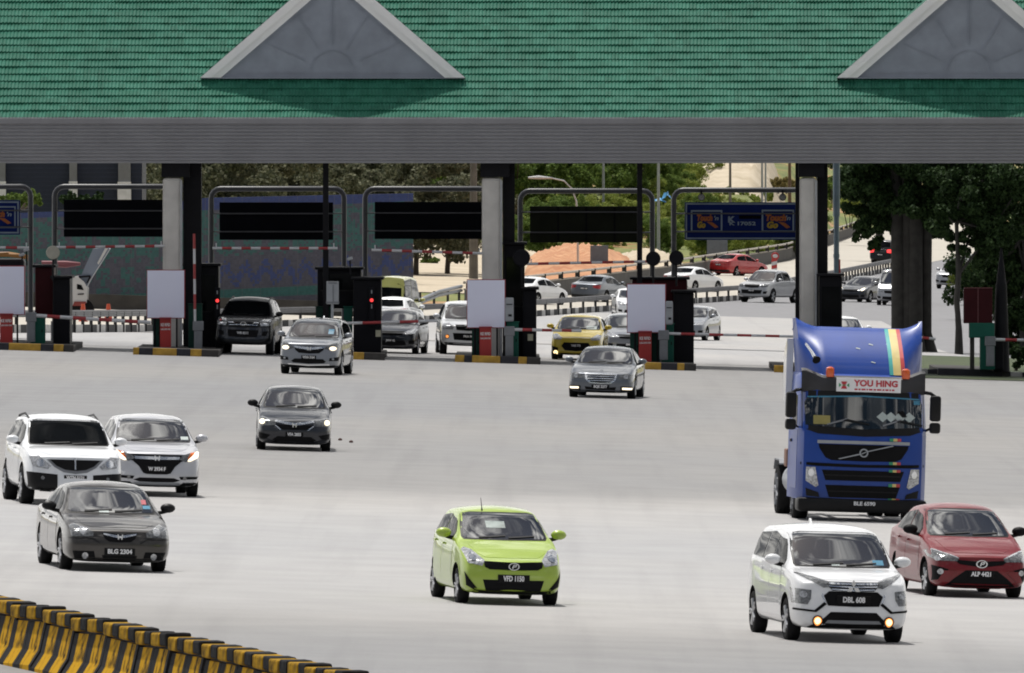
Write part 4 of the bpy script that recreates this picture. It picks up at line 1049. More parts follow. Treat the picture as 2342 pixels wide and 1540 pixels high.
# ------------------------------------------------------------------ poles, signs and small things beyond
M_POLE = mat('pale_pole', (.34, .36, .38), .5, .1, .1)
def far_pole(px, pyb, pyt, r, label, m_=M_POLE, d=None, name='lamp_post'):
    p = hit(px, pyb) if d is None else W(px, pyb, d); k = p.y/FPX
    m = MB(); m.cyl((0, 0, -.2), (0, 0, (pyb-pyt)*k), r*k*1.2, r*k*.8, 8); tag(m.build(name, m_, None, p, True), label, name.replace('_', ' '))
far_pole(1083, 640, 340, 9, 'grey tree-like utility pole standing on the sand flat left of the middle column', mat('pole_wood', (.16, .145, .13), .9, 0, .2, 2), None, 'utility_pole')
far_pole(1506, 590, 340, 3.4, 'pale pole rising behind the parapet, nearest to the dark olive board', M_POLE)
far_pole(1670, 560, 340, 3.2, 'brownish pole above the left half of the blue sign board', mat('pole_brown', (.2, .17, .15), .7), None)
far_pole(1743, 552, 340, 2.6, 'first of two pale twin poles above the blue sign board', M_POLE)
far_pole(1751, 552, 340, 2.2, 'second of two pale twin poles above the blue sign board', M_POLE)
far_pole(1806, 540, 340, 4, 'pole with a brown base just left of the right column', mat('pole_rust', (.16, .1, .06), .8), None)
far_pole(1380, 560, 340, 3, 'thin pale pole among the trees above the dark olive board', M_POLE, 1100)
def street_lamp():
    p = hit(1322, 640); k = p.y/FPX; t = thing('street_lamp', 'white curved street lamp reaching left above the dark olive board', 'street lamp', p)
    Z = lambda x, y: ((x-1322)*k, 0, (640-y)*k)
    m = MB(); m.tube([Z(1322, 640), Z(1321, 500), Z(1318, 460), Z(1308, 432), Z(1290, 414), Z(1262, 408)], [.07, .06, .055, .05, .045, .04], 8); m.build('pole', mat('lamp_white', (.6, .6, .6), .5), t, smooth=True)
    m = MB(); m.tube([Z(1264, 408), Z(1232, 406), Z(1208, 407)], [.05, .11, .06], 8); m.build('lamp_head', MATS['lamp_white'], t, smooth=True)
street_lamp()
def back_sign(px0, px1, py0, py1, label, base):
    d = hit((px0+px1)/2, base).y; k = d/FPX; a = W((px0+px1)/2, base, d); t = thing('road_sign', label, 'road sign', a)
    m = MB(); m.bb((-(px1-px0)/2*k, 0, (base-py1)*k), ((px1-px0)/2*k, .06, (base-py0)*k), bev=.01); b_ = m.build('panel', mat('sign_back', (.16, .2, .25), .5, .2, .1), t)
    m = MB()
    for f in (-.35, .35): m.cyl((f*(px1-px0)*k, .1, 0), (f*(px1-px0)*k, .1, (base-py0)*k), .05)
    m.build('post', M_POLE, t)
back_sign(1350, 1391, 562, 616, 'grey back of a road sign standing behind the parapet below the dark olive board', 640)
back_sign(1617, 1664, 540, 592, 'grey back of a road sign behind the red saloon, below the blue sign board', 612)
def chevron():
    p = hit(1771, 640); k = p.y/FPX; t = thing('hazard_marker', 'red and white hazard marker board behind the silver pickup', 'marker', p)
    m = MB()
    for i in range(5):
        z = (8+i*8)*k; m.prism([(-6.5*k, z), (6.5*k, z+3*k), (6.5*k, z+11*k), (-6.5*k, z+8*k)], lambda u, v, q: (u, q, v), 0, .08, mi=i % 2)
    m.sph((2*k, .04, 54*k), (9*k, .05, 9*k), mi=0); m.sph((2*k, -.02, 54*k), (6*k, .03, 4*k), mi=1)
    m.build('panel', [mat('marker_red', (.45, .04, .04), .5), M_BW], t)
    m = MB(); m.cyl((0, .1, 0), (0, .1, 50*k), .05); m.build('post', M_POLE, t)
chevron()
def cone(px, py, label):
    p = hit(px, py); k = p.y/FPX; t = thing('traffic_cone', label, 'traffic cone', p, group='orange cones by the mosaic wall')
    m = MB(); m.box((0, 0, .03), (.42, .42, .06), bev=.02); m.lathe([(.05, .19), (.8, .07)], 'z', 16); m.build('body', mat('cone_orange', (.55, .08, .03), .5), t, smooth=True)
    m = MB(); m.lathe([(.32, .143), (.34, .148), (.46, .128), (.5, .12)], 'z', 16); m.build('band', M_WHT, t, smooth=True)
cone(190, 738, 'orange traffic cone at the foot of the white tipper lorry'); cone(248, 738, 'orange and white traffic cone standing alone right of the tipper lorry')
def tarp(px, py, w_, h, label, seed):
    d = 1075.; p = W(px, py, d); k = d/FPX; rnd = random.Random(seed); vs, fs = [], []
    for i in range(9):
        for j in range(5):
            u, v = i/8-.5, j/4; vs.append((u*w_*k, v*.8+rnd.uniform(-.1, .1), h*k*(.2+.8*math.sin(math.pi*(u+.5)))*(1-abs(v-.5))*rnd.uniform(.6, 1.2)))
    for i in range(8):
        for j in range(4): q = i*5+j; fs.append((q, q+5, q+6, q+1))
    me = bpy.data.meshes.new('tarpaulin'); me.from_pydata(vs, [], fs); o = link('tarpaulin', me, mat('tarp_blue', (.05, .26, .5), .5, 0, .3, 5), None, p); tag(o, label, 'tarpaulin', 'blue tarpaulins on the hillside')
tarp(1506, 465, 36, 14, 'crumpled bright blue tarpaulin on the slope between the two gantries, left piece', 1); tarp(1525, 458, 22, 20, 'small upper blue tarpaulin on the slope left of the blue sign gantry', 2)
def canopy_edge():
    d = 520.; k = d/FPX; a = hit(20, 775); k = a.y/FPX; t = thing('loader', 'yellow and dark loader arm seen above the poster at the far left edge', 'machine', a)
    Z = lambda x, y: ((x-20)*k, 0, (775-y)*k)
    m = MB(); m.tube([Z(-40, 583), Z(20, 582), Z(62, 588), Z(70, 600)], [.09, .09, .08, .05], 10); m.build('arm', mat('loader_yellow', (.25, .11, .02), .5, 0, .15, 3), t, smooth=True)
    m = MB(); m.bb(Vector(Z(-40, 700))+Vector((0, .1, 0)), Vector(Z(55, 592))+Vector((0, 1.6, 0)), bev=.1); m.build('body', M_BOOTH, t)
    m = MB(); m.tube([Z(95, 603), Z(150, 605), Z(184, 604)], [.09, .12, .05], 8); m.build('hydraulic_ram', mat('ram_red', (.2, .05, .06), .5), t, smooth=True)
canopy_edge()
# ------------------------------------------------------------------ near barrier, lower left
def stripe_mat(name, off):
    m, n, L, b = base_mat(name)
    t = n.new('ShaderNodeTexCoord'); sp = n.new('ShaderNodeSeparateXYZ'); L(t.outputs['Object'], sp.inputs[0])
    z = n.new('ShaderNodeTexNoise'); z.inputs['Scale'].default_value = 4.2; z.inputs['Detail'].default_value = 8; L(t.outputs['Object'], z.inputs['Vector'])
    def mth(op, a, b_):
        x = n.new('ShaderNodeMath'); x.operation = op
        for i, v in enumerate((a, b_)):
            if isinstance(v, (int, float)): x.inputs[i].default_value = v
            else: L(v, x.inputs[i])
        return x.outputs[0]
    y = mth('ADD', sp.outputs[1], mth('MULTIPLY', z.outputs['Fac'], .07)); f = mth('LESS_THAN', mth('MODULO', mth('ADD', y, 20+off), 1.07), .62)
    r1 = n.new('ShaderNodeValToRGB'); L(z.outputs['Fac'], r1.inputs[0]); r1.color_ramp.elements[0].position = .36; r1.color_ramp.elements[0].color = (.035, .024, .012, 1); r1.color_ramp.elements[1].position = .54; r1.color_ramp.elements[1].color = (.64, .35, .012, 1)
    r2 = n.new('ShaderNodeValToRGB'); L(z.outputs['Fac'], r2.inputs[0]); r2.color_ramp.elements[0].color = (.008, .008, .009, 1); r2.color_ramp.elements[1].position = .75; r2.color_ramp.elements[1].color = (.04, .04, .043, 1)
    x = n.new('ShaderNodeMixRGB'); L(f, x.inputs[0]); L(r2.outputs[0], x.inputs[1]); L(r1.outputs[0], x.inputs[2]); L(x.outputs[0], b.inputs['Base Color']); b.inputs['Roughness'].default_value = .85; b.inputs['Specular IOR Level'].default_value = .12
    return m
def jersey():
    A, B = Vector((-6.95-.35*.22, 189.8+.35, 0)), Vector((-1.78, 166.8, 0)); ax = (B-A).normalized(); U = 2.14
    ang = math.atan2(-ax.x, ax.y)
    lab = 'one concrete barrier unit with black and yellow stripes in the row at the lower left'
    proto = None; i = -1; cy_ = mat('cap_yellow', (.10, .06, .015), .85, 0, .1, 6, .2, spec=.12, col2=(.64, .36, .012)); ck_ = mat('cap_black', (.008, .008, .009), .85, 0, .1, 6, .2, spec=.12, col2=(.04, .04, .043))
    n = 13
    for i in range(-1, n):
        p = A+ax*(i*(U)+U/2); p.z = gz(p.x, p.y)
        rz = ang+R(random.uniform(-.9, .9)); tilt = random.uniform(-.02, .02)
        if proto is None:
            t = thing('concrete_barrier', lab, 'barrier', p, (tilt, .0, rz), 'striped concrete barrier row')
            m = MB(); h = U/2-.02
            m.prism([(-.33, 0), (.33, 0), (.33, .07), (.2, .27), (.115, .64), (-.115, .64), (-.2, .27), (-.33, .07)], lambda u, v, q: (u, q, v), -h, -.012)
            m.prism([(-.33, 0), (.33, 0), (.33, .07), (.2, .27), (.115, .64), (-.115, .64), (-.2, .27), (-.33, .07)], lambda u, v, q: (u, q, v), .012, h)
            m.box((0, 0, .2), (.2, .04, .35))
            m.build('body', stripe_mat('barrier_stripes', 0.), t)
            for k, q in enumerate((-.80, -.265, .27, .805)):
                m = MB(); m.box((0, q, .755+.012*(k % 2)), (.34, .56 if k % 2 == 0 else .42, .17), bev=.025); m.build('cap_block', (cy_, ck_)[k % 2], t)
            m = MB(); m.box((0, 0, .655), (.14, U*.9, .05)); m.build('spacer', M_KBLK, t)
            proto = t
        else:
            c = copy_tree(proto, p, rz, 1., lab); c.rotation_euler = (tilt, 0, rz)
jersey()
# ================================================================== VEHICLES
def lerp1(pts, y):
    if y <= pts[0][0]: return pts[0][1]
    for a, b in zip(pts, pts[1:]):
        if y <= b[0]: return a[1]+(b[1]-a[1])*(y-a[0])/(b[0]-a[0]+1e-9)
    return pts[-1][1]
class Shell:
    """body surface lofted from rings along the length; y=0 is the front bumper, +y runs to the rear"""
    def __init__(s, P):
        s.P = P; L_, Wd, H = P['L'], P['W'], P['H']; zu = P.get('zu', .2); hw = Wd/2
        nose, cowl, wst, rr = P['nose'], P['cowl'], P['wst'], P['rr']   # (y,z) pairs
        top = [(0, nose[1]-.05), (.05, nose[1]-.012), (nose[0], nose[1]), ((nose[0]+cowl[0])/2, (nose[1]+cowl[1])/2+P.get('hoodc', .035)), cowl, wst,
               (wst[0]+.12*(rr[0]-wst[0]), wst[1]+.6*(H-wst[1])), (wst[0]+.45*(rr[0]-wst[0]), H), rr]+P['tail']
        s.top = top; belt0, belt1 = cowl[1]-.03, cowl[1]+P.get('beltup', .06)
        s.belt = lambda y: lerp1([(0, min(belt0, nose[1]-.03)), (nose[0]+.1, min(belt0, nose[1]-.01)), (cowl[0], belt0), (L_, belt1)], y)
        ys = sorted(set([round(t[0], 3) for t in top]+[.02, .14, .3, cowl[0]-.08, (cowl[0]+wst[0])/2, cowl[0]+.12, wst[0]-.1, wst[0]+.12, L_-.3, L_-.12, L_-.03, L_]+[rr[0]-.15]))
        ys2 = [ys[0]]
        for y in ys[1:]:
            if y-ys2[-1] > .035: ys2.append(y)
        if ys2[-1] < L_-.001: ys2[-1] = L_
        ys = ys2
        pf = P.get('planf', [(0, .83), (.03, .88), (.14, .945), (.3, .98), (.7, 1.), (1.1, 1.)])
        pr = P.get('planr', [(0, .80), (.03, .85), (.12, .92), (.3, .965), (.7, .99), (1.1, 1.)])
        wr = P['wr']/2; bmx = bmesh.new(); rings = []; bow = P.get('bow', .07)
        ztot = lambda y: lerp1(top, y)
        for y in ys:
            w_ = hw*min(lerp1(pf, y), lerp1(pr, L_-y)); zt_ = ztot(y); zb = s.belt(y)
            c = max(0, min(1, (zt_-zb-.03)/.12)); zs = min(zb, zt_-.06)
            hfr = max(0, min(1, (zt_-zb)/(H-zb))); cab = .93*w_+(wr-.93*w_)*hfr
            zu2 = zu+(.06 if y < .1 else 0)+(.10 if y > L_-.15 else 0)
            half = [(0, zu2), (.8*w_, zu2), (.955*w_, zu2+.06), (w_, zu2+.2), (w_*1.0, .5*(zu2+.2+zs)), (.972*w_, zs),
                    ((1-c)*.95*w_+c*.945*w_, (1-c)*(zs+.55*(zt_-zs))+c*(zs+.03)),
                    ((1-c)*.87*w_+c*cab, (1-c)*(zt_-.012)+c*(zt_-.035-.05*hfr)),
                    ((1-c)*.70*w_+c*cab*.88, zt_-.006-c*(.02+.018*hfr)), (.44*((1-c)*.8*w_+c*cab), zt_-.002-c*.007*hfr), (0, zt_+.006)]
            rings.append((y, half))
        mid = lambda y, z: (lambda f, r: f*P.get('chin', .05)*max(0, (.42-z)/.3)**1.2+f*P.get('lean', .10)*max(0, (z-.5)/.45)-r*P.get('rlean', .10)*max(0, (z-.5)/.5)-r*.03*max(0, (.4-z)/.3))(math.exp(-(y/.28)**2), math.exp(-((L_-y)/.28)**2))
        V = []
        for y, half in rings:
            fy, ry = math.exp(-(y/.3)**2)*bow, math.exp(-((L_-y)/.3)**2)*bow*.8
            R_, L2 = [], []
            for j, (x, z) in enumerate(half):
                q = y+mid(y, z)+( -fy+ry)*(1-(x/hw)**2)+fy*.0
                R_.append(bmx.verts.new((x, q, z)))
                L2.append(R_[-1] if j in (0, 10) else bmx.verts.new((-x, q, z)))
            V.append((R_, L2))
        for (a, al), (b, bl) in zip(V, V[1:]):
            for j in range(10):
                bmx.faces.new((a[j], b[j], b[j+1], a[j+1])); bmx.faces.new((al[j+1], bl[j+1], bl[j], al[j]))
        for idx, rev in ((0, False), (-1, True)):
            R_, L2 = V[idx]; yy = rings[idx][0]; cen = [R_[0]]
            for j in range(2, 9):
                z = R_[j].co.z; q = R_[j].co.y+(-1 if idx == 0 else .8)*bow*(R_[j].co.x/hw)**2
                cen.append(bmx.verts.new((0, q, z)))
            cen.append(R_[10])
            rowsR, rowsL = R_[1:10], L2[1:10]
            for k in range(8):
                for rw in ((rowsR, 1), (rowsL, -1)):
                    f = [cen[k], rw[0][k], rw[0][k+1], cen[k+1]]
                    if (rw[1] == -1) != rev: f = f[::-1]
                    bmx.faces.new(f)
        bmesh.ops.recalc_face_normals(bmx, faces=bmx.faces[:])
        me = bpy.data.meshes.new('tmp'); bmx.to_mesh(me); bmx.free()
        o = bpy.data.objects.new('tmp_shell', me); COL.objects.link(o)
        md = o.modifiers.new('s', 'SUBSURF'); md.levels = P.get('sub', 2); md.render_levels = md.levels
        dg = bpy.context.evaluated_depsgraph_get()
        s.me = bpy.data.meshes.new_from_object(o.evaluated_get(dg)); bpy.data.objects.remove(o)
        bb = bmesh.new(); bb.from_mesh(s.me); s.bvh = BVHTree.FromBMesh(bb); bb.free()
    def body_object(s, m, parent):
        P = s.P; o = bpy.data.objects.new('tmp_body', s.me); COL.objects.link(o)
        s.me.materials.clear(); s.me.materials.append(m); s.me.materials.append(M_BLACK)
        c = MB()
        for ya in P['ax']:
            for sg in (-1, 1):
                c.cyl((sg*(P['W']/2-.30), ya, P['r']+.02), (sg*(P['W']/2+.2), ya, P['r']+.02), P['r']+.055, n=28)
        co = c.build('tmp_cut', M_BLACK)
        md = o.modifiers.new('b', 'BOOLEAN'); md.operation = 'DIFFERENCE'; md.object = co; md.solver = 'EXACT'
        try: md.material_mode = 'TRANSFER'
        except Exception: pass
        dg = bpy.context.evaluated_depsgraph_get(); me = bpy.data.meshes.new_from_object(o.evaluated_get(dg)); me.name = 'body'
        bpy.data.objects.remove(o); bpy.data.objects.remove(co)
        return link('body', me, None, parent, smooth=True, ang=38)
    def ray(s, ax, u, v):
        o, d = {'F': ((u, -6, v), (0, 1, 0)), 'R': ((u, 14, v), (0, -1, 0)), 'S': ((6, u, v), (-1, 0, 0)), 'N': ((-6, u, v), (1, 0, 0)), 'T': ((u, v, 8), (0, 0, -1))}[ax]
        h, nn = s.bvh.ray_cast(Vector(o), Vector(d))[:2]
        if h is None: h, nn = s.bvh.find_nearest(Vector({'F': (u, 0, v), 'R': (u, s.P['L'], v), 'S': (s.P['W']/2, u, v), 'N': (-s.P['W']/2, u, v), 'T': (u, v, s.P['H'])}[ax]))[:2]
        s.nn = nn if nn.dot(Vector(d)) < 0 else -nn
        return h, Vector(d)
    def patch(s, ax, poly, name, m, parent, off=.007, cell=.05, depth=.025, smooth=True):
        """sheet cut to poly and laid on the body, with a rim going into it"""
        us = [p[0] for p in poly]; vs_ = [p[1] for p in poly]; u0, u1, v0, v1 = min(us), max(us), min(vs_), max(vs_)
        nu, nv = max(1, math.ceil((u1-u0)/cell)), max(1, math.ceil((v1-v0)/cell))
        def clip(pg, k, lim, keep):
            o = []
            for i in range(len(pg)):
                a, b = pg[i-1], pg[i]; ia, ib = (a[k]-lim)*keep >= -1e-9, (b[k]-lim)*keep >= -1e-9
                if ia != ib: t = (lim-a[k])/(b[k]-a[k]); o.append(tuple(a[q]+(b[q]-a[q])*t for q in (0, 1)))
                if ib: o.append(b)
            return o
        bmx = bmesh.new(); cache = {}
        def vert(p):
            key = (round(p[0], 4), round(p[1], 4))
            if key not in cache:
                h, d = s.ray(ax, *p); cache[key] = bmx.verts.new(h+(s.nn*.8-d*.3)*off)
            return cache[key]
        d = s.ray(ax, (u0+u1)/2, (v0+v1)/2)[1]
        for i in range(nu):
            for j in range(nv):
                a0, a1, b0, b1 = u0+(u1-u0)*i/nu, u0+(u1-u0)*(i+1)/nu, v0+(v1-v0)*j/nv, v0+(v1-v0)*(j+1)/nv
                pg = clip(clip(clip(clip(list(poly), 0, a0, 1), 0, a1, -1), 1, b0, 1), 1, b1, -1)
                q = []
                for p in pg:
                    v = vert(p)
                    if v not in q: q.append(v)
                if len(q) >= 3:
                    try: bmx.faces.new(q)
                    except ValueError: pass
        bmx.normal_update()
        for f in bmx.faces:
            if f.normal.dot(d) > 0: f.normal_flip()
        be = [e for e in bmx.edges if e.is_boundary]
        g = bmesh.ops.extrude_edge_only(bmx, edges=be)
        for v in g['geom']:
            if isinstance(v, bmesh.types.BMVert): v.co += d*depth
        me = bpy.data.meshes.new(name); bmx.to_mesh(me); bmx.free()
        return link(name, me, m, parent, smooth=smooth, ang=45)
def mir(poly): return [(-x, z) for x, z in poly[::-1]]
def full(half): return list(half)+[(-x, z) for x, z in half[::-1] if x > 1e-6]
def disc(c, r, n=12, rz=None): return [(c[0]+r*math.cos(6.2832*i/n), c[1]+(rz or r)*math.sin(6.2832*i/n)) for i in range(n)]
WHEELS = {}
def wheel(parent, x, y, r, wd, rim=M_RIM):
    key = (round(r, 3), round(wd, 3), rim.name, x > 0)
    if key not in WHEELS:
        sg = 1 if x > 0 else -1; h = wd/2
        m = MB(); m.lathe([(-h*.8, r*.62), (-h, r*.78), (-h*.96, r*.93), (-h*.7, r), (h*.7, r), (h*.96, r*.93), (h, r*.78), (h*.8, r*.62)], 'x', 28); o = m.build('wheel', M_TYRE, parent, (x, y, r), True, 50)
        m = MB(); m.lathe([(sg*h*.35, .02), (sg*h*.5, r*.5), (sg*h*.86, r*.6), (sg*h*.9, r*.655), (sg*h*.6, r*.66)], 'x', 24, mi=1)
        for i in range(5):
            a = 6.2832*i/5
            for da in (-.13, .13):
                p = Vector((sg*h*.84, math.cos(a+da*.4)*r*.1, math.sin(a+da*.4)*r*.1)); q = Vector((sg*h*.88, math.cos(a+da)*r*.63, math.sin(a+da)*r*.63)); m.cyl(p, q, r*.06, r*.075, 6)
        m.lathe([(sg*h*.7, r*.15), (sg*h*.95, r*.13), (sg*h*.97, r*.02)], 'x', 12)
        k = m.build('rim', [rim, M_TRIM], o, None, True, 40); WHEELS[key] = (o.data, k.data); return o
    a, b = WHEELS[key]; o = link('wheel', a, None, parent, (x, y, r)); link('rim', b, None, o); return o
def emblem(kind, sh, z, s_, parent, m=M_CHROME, ax='F'):
    h, d = sh.ray(ax, 0, z); y = h.y-d.y*.02 if ax == 'R' else h.y-.02; mm = MB()
    P2 = lambda pts: mm.prism(pts, lambda u, v, q: (u, y+q, z+v), -.012, .012)
    if kind == 'H':
        for sg in (-1, 1): P2([(sg*.55*s_, .5*s_), (sg*.33*s_, .5*s_), (sg*.22*s_, -.5*s_), (sg*.42*s_, -.5*s_)][::sg])
        P2([(-.3*s_, .1*s_), (.3*s_, .1*s_), (.28*s_, -.1*s_), (-.28*s_, -.1*s_)])
        ring_ = [(math.cos(a*.3927)*.78*s_, math.sin(a*.3927)*.68*s_) for a in range(16)]
    elif kind == 'P':
        for i in range(16):
            a, b = i*.3927, (i+1)*.3927; f = lambda t, k: (math.cos(t)*k*s_*.8, math.sin(t)*k*s_*.55)
            P2([f(a, 1), f(b, 1), f(b, .78), f(a, .78)])
        P2([(-.3*s_, -.3*s_), (-.12*s_, -.3*s_), (.12*s_, .3*s_), (-.08*s_, .3*s_)]); P2([(-.05*s_, .3*s_), (.4*s_, .3*s_), (.42*s_, .1*s_), (.28*s_, -.08*s_), (0, -.08*s_), (.04*s_, .04*s_), (.22*s_, .06*s_), (.24*s_, .18*s_), (0, .2*s_)])
    elif kind == 'D3':
        for a in (90, 210, 330):
            t = R(a); c = Vector((math.cos(t), math.sin(t))); n_ = Vector((-c.y, c.x)); P2([tuple(v*s_) for v in (c*.02, c*.36+n_*.21, c*.72, c*.36-n_*.21)])
    elif kind == 'star':
        for i in range(16):
            a, b = i*.3927, (i+1)*.3927; f = lambda t, k: (math.cos(t)*k*s_*.6, math.sin(t)*k*s_*.6)
            P2([f(a, 1), f(b, 1), f(b, .84), f(a, .84)])
        for a in (90, 210, 330):
            t = R(a); c = Vector((math.cos(t), math.sin(t)))*.55*s_; n_ = Vector((-c.y, c.x))*.14; P2([tuple(c), tuple(n_), tuple(-n_)])
    elif kind == 'oval':
        for i in range(16):
            a, b = i*.3927, (i+1)*.3927; f = lambda t, k: (math.cos(t)*k*s_*.8, math.sin(t)*k*s_*.5)
            P2([f(a, 1), f(b, 1), f(b, .8), f(a, .8)])
    elif kind == 'wing':
        for sg in (-1, 1): P2([(0, -.3*s_), (sg*.5*s_, .3*s_), (sg*.3*s_, .3*s_), (0, 0)][::sg])
    return mm.build('emblem', m, parent)
def plate(sh, z, txt, parent, wd=.44, h=.115, ax='F', tw=.36):
    s_ = 1 if ax == 'F' else -1; ysx = [sh.ray(ax, x, zz)[0].y for x in (-wd/2, 0, wd/2) for zz in (z-h/2, z+h/2)]
    y = (min(ysx) if ax == 'F' else max(ysx))-s_*.006
    m = MB(); m.box((0, y+s_*.03, z), (wd, .07, h), bev=.004); o = m.build('number_plate', M_PLATE, parent)
    text_mesh(txt, h*.92, 'lettering', M_WHT, o, (0, y-s_*.01, z), FACE if s_ > 0 else (R(90), 0, R(180)), tw, bold=.004)
    return o
def slats(sh, zs, x0f, th, name, m, parent, off=.014):
    for z in zs: sh.patch('F', full([(0, z+th/2), (x0f(z), z+th/2), (x0f(z), z-th/2), (0, z-th/2)]), name, m, parent, off, .12, .02)
def car(S):
    """S: dimensions, colour, position; builds one car as an Empty with its parts"""
    yaw = R(S.get('yaw', 0)); P = dict(S); px, py = S['at']
    ax = S['ax'] if 'ax' in S else (S['L']*.19, S['L']*.19+S.get('wb', S['L']*.6)); P['ax'] = ax
    P['r'] = S.get('r', .31); P.setdefault('wr', S['W']*.68)
    g = hit(px, py) if 'd' not in S else Vector(((px-CX)*S['d']/FPX, S['d'], gz((px-CX)*S['d']/FPX, S['d'])))
    rear = abs(S.get('yaw', 0)) > 90; ya = ax[1] if rear else ax[0]
    org = g-Vector((-math.sin(yaw)*ya, math.cos(yaw)*ya, 0)); ctr = org+Vector((-math.sin(yaw), math.cos(yaw), 0))*S['L']*.5
    e = .6; sx = (gz(ctr.x+e, ctr.y)-gz(ctr.x-e, ctr.y))/(2*e); sy = (gz(ctr.x, ctr.y+e)-gz(ctr.x, ctr.y-e))/(2*e)
    org.z = gz(org.x, org.y); n = Vector((-sx, -sy, 1)).normalized(); f = Vector((-math.sin(yaw), math.cos(yaw), 0)); f = (f-n*f.dot(n)).normalized(); rt_ = f.cross(n)
    t = thing(S.get('name', 'car'), S['label'], S.get('cat', 'car'), org, (0, 0, 0), S.get('group')); t.rotation_euler = Matrix((rt_, f, n)).transposed().to_euler()
    sh = Shell(P); col = S['col']; sh.body_object(col, t); L_, Wd, H = S['L'], S['W'], S['H']; cy, cz = S['cowl']; wy, wz = S['wst']; hw = Wd/2
    # glass
    wb_, wt = S.get('wsb', hw*.80), S.get('wstw', P['wr']/2*.93)
    ws = sh.patch('F', full([(0, wz-.012), (wt*.8, wz-.016), (wt, wz-.035), ((wt+wb_)/2+.01, (cz+wz)/2), (wb_, cz+.055), (wb_*.96, cz+.03), (0, cz+.022)]), 'windscreen', S.get('glass', M_WIND), t, .009, .055)
    if S.get('detail', 1):
        sh.patch('F', full([(0, wz+.012), (wt*.8, wz+.008), (wt+.03, wz-.02), ((wt+wb_)/2+.045, (cz+wz)/2), (wb_+.03, cz+.05), (wb_, cz+.012), (0, cz+.004)]), 'windscreen_seal', M_TRIM, t, .003, .06)
        nx = S['nose'][0]; sh.patch('T', full([(0, cy-.05), (hw*.74, cy-.01), (hw*.76, cy-.2), (hw*.66, nx+.22), (hw*.5, nx+.06), (0, nx)]), 'bonnet', col, t, .004, .09, .014)
        for x0, x1 in ((-wb_*.62, .02), (.06, wb_*.74)):
            sh.patch('F', [(x0, cz+.028), (x1, cz+.058), (x1, cz+.074), (x0+.05, cz+.05), (x0, cz+.05)], 'wiper', M_TRIM, ws, .022, .12, .01)
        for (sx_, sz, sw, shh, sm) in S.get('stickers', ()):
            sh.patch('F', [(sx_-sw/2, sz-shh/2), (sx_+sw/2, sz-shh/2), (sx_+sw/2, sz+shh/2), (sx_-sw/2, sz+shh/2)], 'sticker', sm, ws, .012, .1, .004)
    ry, rz = S['rr']; ty, tz = S['tail'][0]
    tl = [(cy, cz), (wy, wz), (wy+.45*(ry-wy), H), (ry, rz)]+list(S['tail'])
    up = lambda y: lerp1(tl, y)-.115-.03*max(0, min(1, (y-wy)/.4)); lo = lambda y: sh.belt(y)+.045
    ys0 = cy+.30
    while up(ys0)-lo(ys0) < .07: ys0 += .05
    ye = S.get('swe', ry+.28)
    while up(ye)-lo(ye) < .12: ye -= .05
    bp = S.get('bp', wy+.55); cuts = [(ys0, bp-.03), (bp+.03, S.get('cp', min(ye, bp+.95)))]
    if ye-cuts[1][1] > .3: cuts.append((cuts[1][1]+.07, ye))
    for sd_ in (('N', 'S') if S.get('sides', 1) else ()):
        for a, b in cuts:
            k = [a+(b-a)*i/6 for i in range(7)]
            sh.patch(sd_, [(q, lo(q)) for q in k]+[(q, up(q)) for q in k[::-1]], 'side_window', M_GLASS, t, .006, .07, .012)
        if S.get('detail', 1):
            z0 = P.get('zu', .2)+.16
            for a, b in ((ax[0]+P['r']+.16, bp-.005), (bp+.015, min(cuts[1][1]+.05, ax[1]-P['r']*.3))):
                dr = sh.patch(sd_, [(a, z0), (b, z0), (b, lo(b)-.04), (a, lo(a)-.04)], 'door', col, t, .004, .2, .012)
                sh.patch(sd_, [(b-.24, lo(b)-.16), (b-.06, lo(b)-.155), (b-.06, lo(b)-.125), (b-.24, lo(b)-.13)], 'handle', S.get('handle', col), dr, .03, .1, .02)
    # mirrors
    for sg in (-1, 1):
        mz = cz+S.get('mz', .10); mx_ = hw+.10; my = cy+.42; m = MB(); m.sph((sg*mx_, my, mz), (.125, .085, .078), 14, 10)
        m.build('wing_mirror', S.get('mirror', col), t, smooth=True); k = t.children[-1]
        m = MB(); m.tube([(sg*(hw-.1), my+.03, mz-.09), (sg*(hw+.02), my+.02, mz-.07), (sg*mx_, my, mz-.05)], [.035, .03, .025], 8); m.build('arm', M_TRIM, k, smooth=True)
    # front
    for it in S.get('front', ()):
        nm, mm, poly = it[:3]; o = it[3] if len(it) > 3 else {}
        off = o.get('off', .007)
        polys = [full(poly)] if poly[0][0] == 0 and poly[-1][0] == 0 else [poly, mir(poly)]
        for pg in polys:
            ob = sh.patch('F', pg, nm, mm, t, off, o.get('cell', .045), o.get('depth', .03))
            if 'lamp' in o and polys and len(polys) == 2:
                lx, lz, lr, lm = o['lamp'][:4]; sg = 1 if pg is poly else -1
                ob2 = sh.patch('F', disc((sg*lx, lz), lr, 12, o['lamp'][4] if len(o['lamp']) > 4 else None), 'lamp', lm, ob, off+.012, .05, .01)
    if S.get('emb'): emblem(S['emb'][0], sh, S['emb'][1], S['emb'][2], t)
    if S.get('plate'): plate(sh, S['plate'][0], S['plate'][1], t, *S['plate'][2:])
    # rear
    yb = lambda z: sh.ray('R', 0, z)[0].y
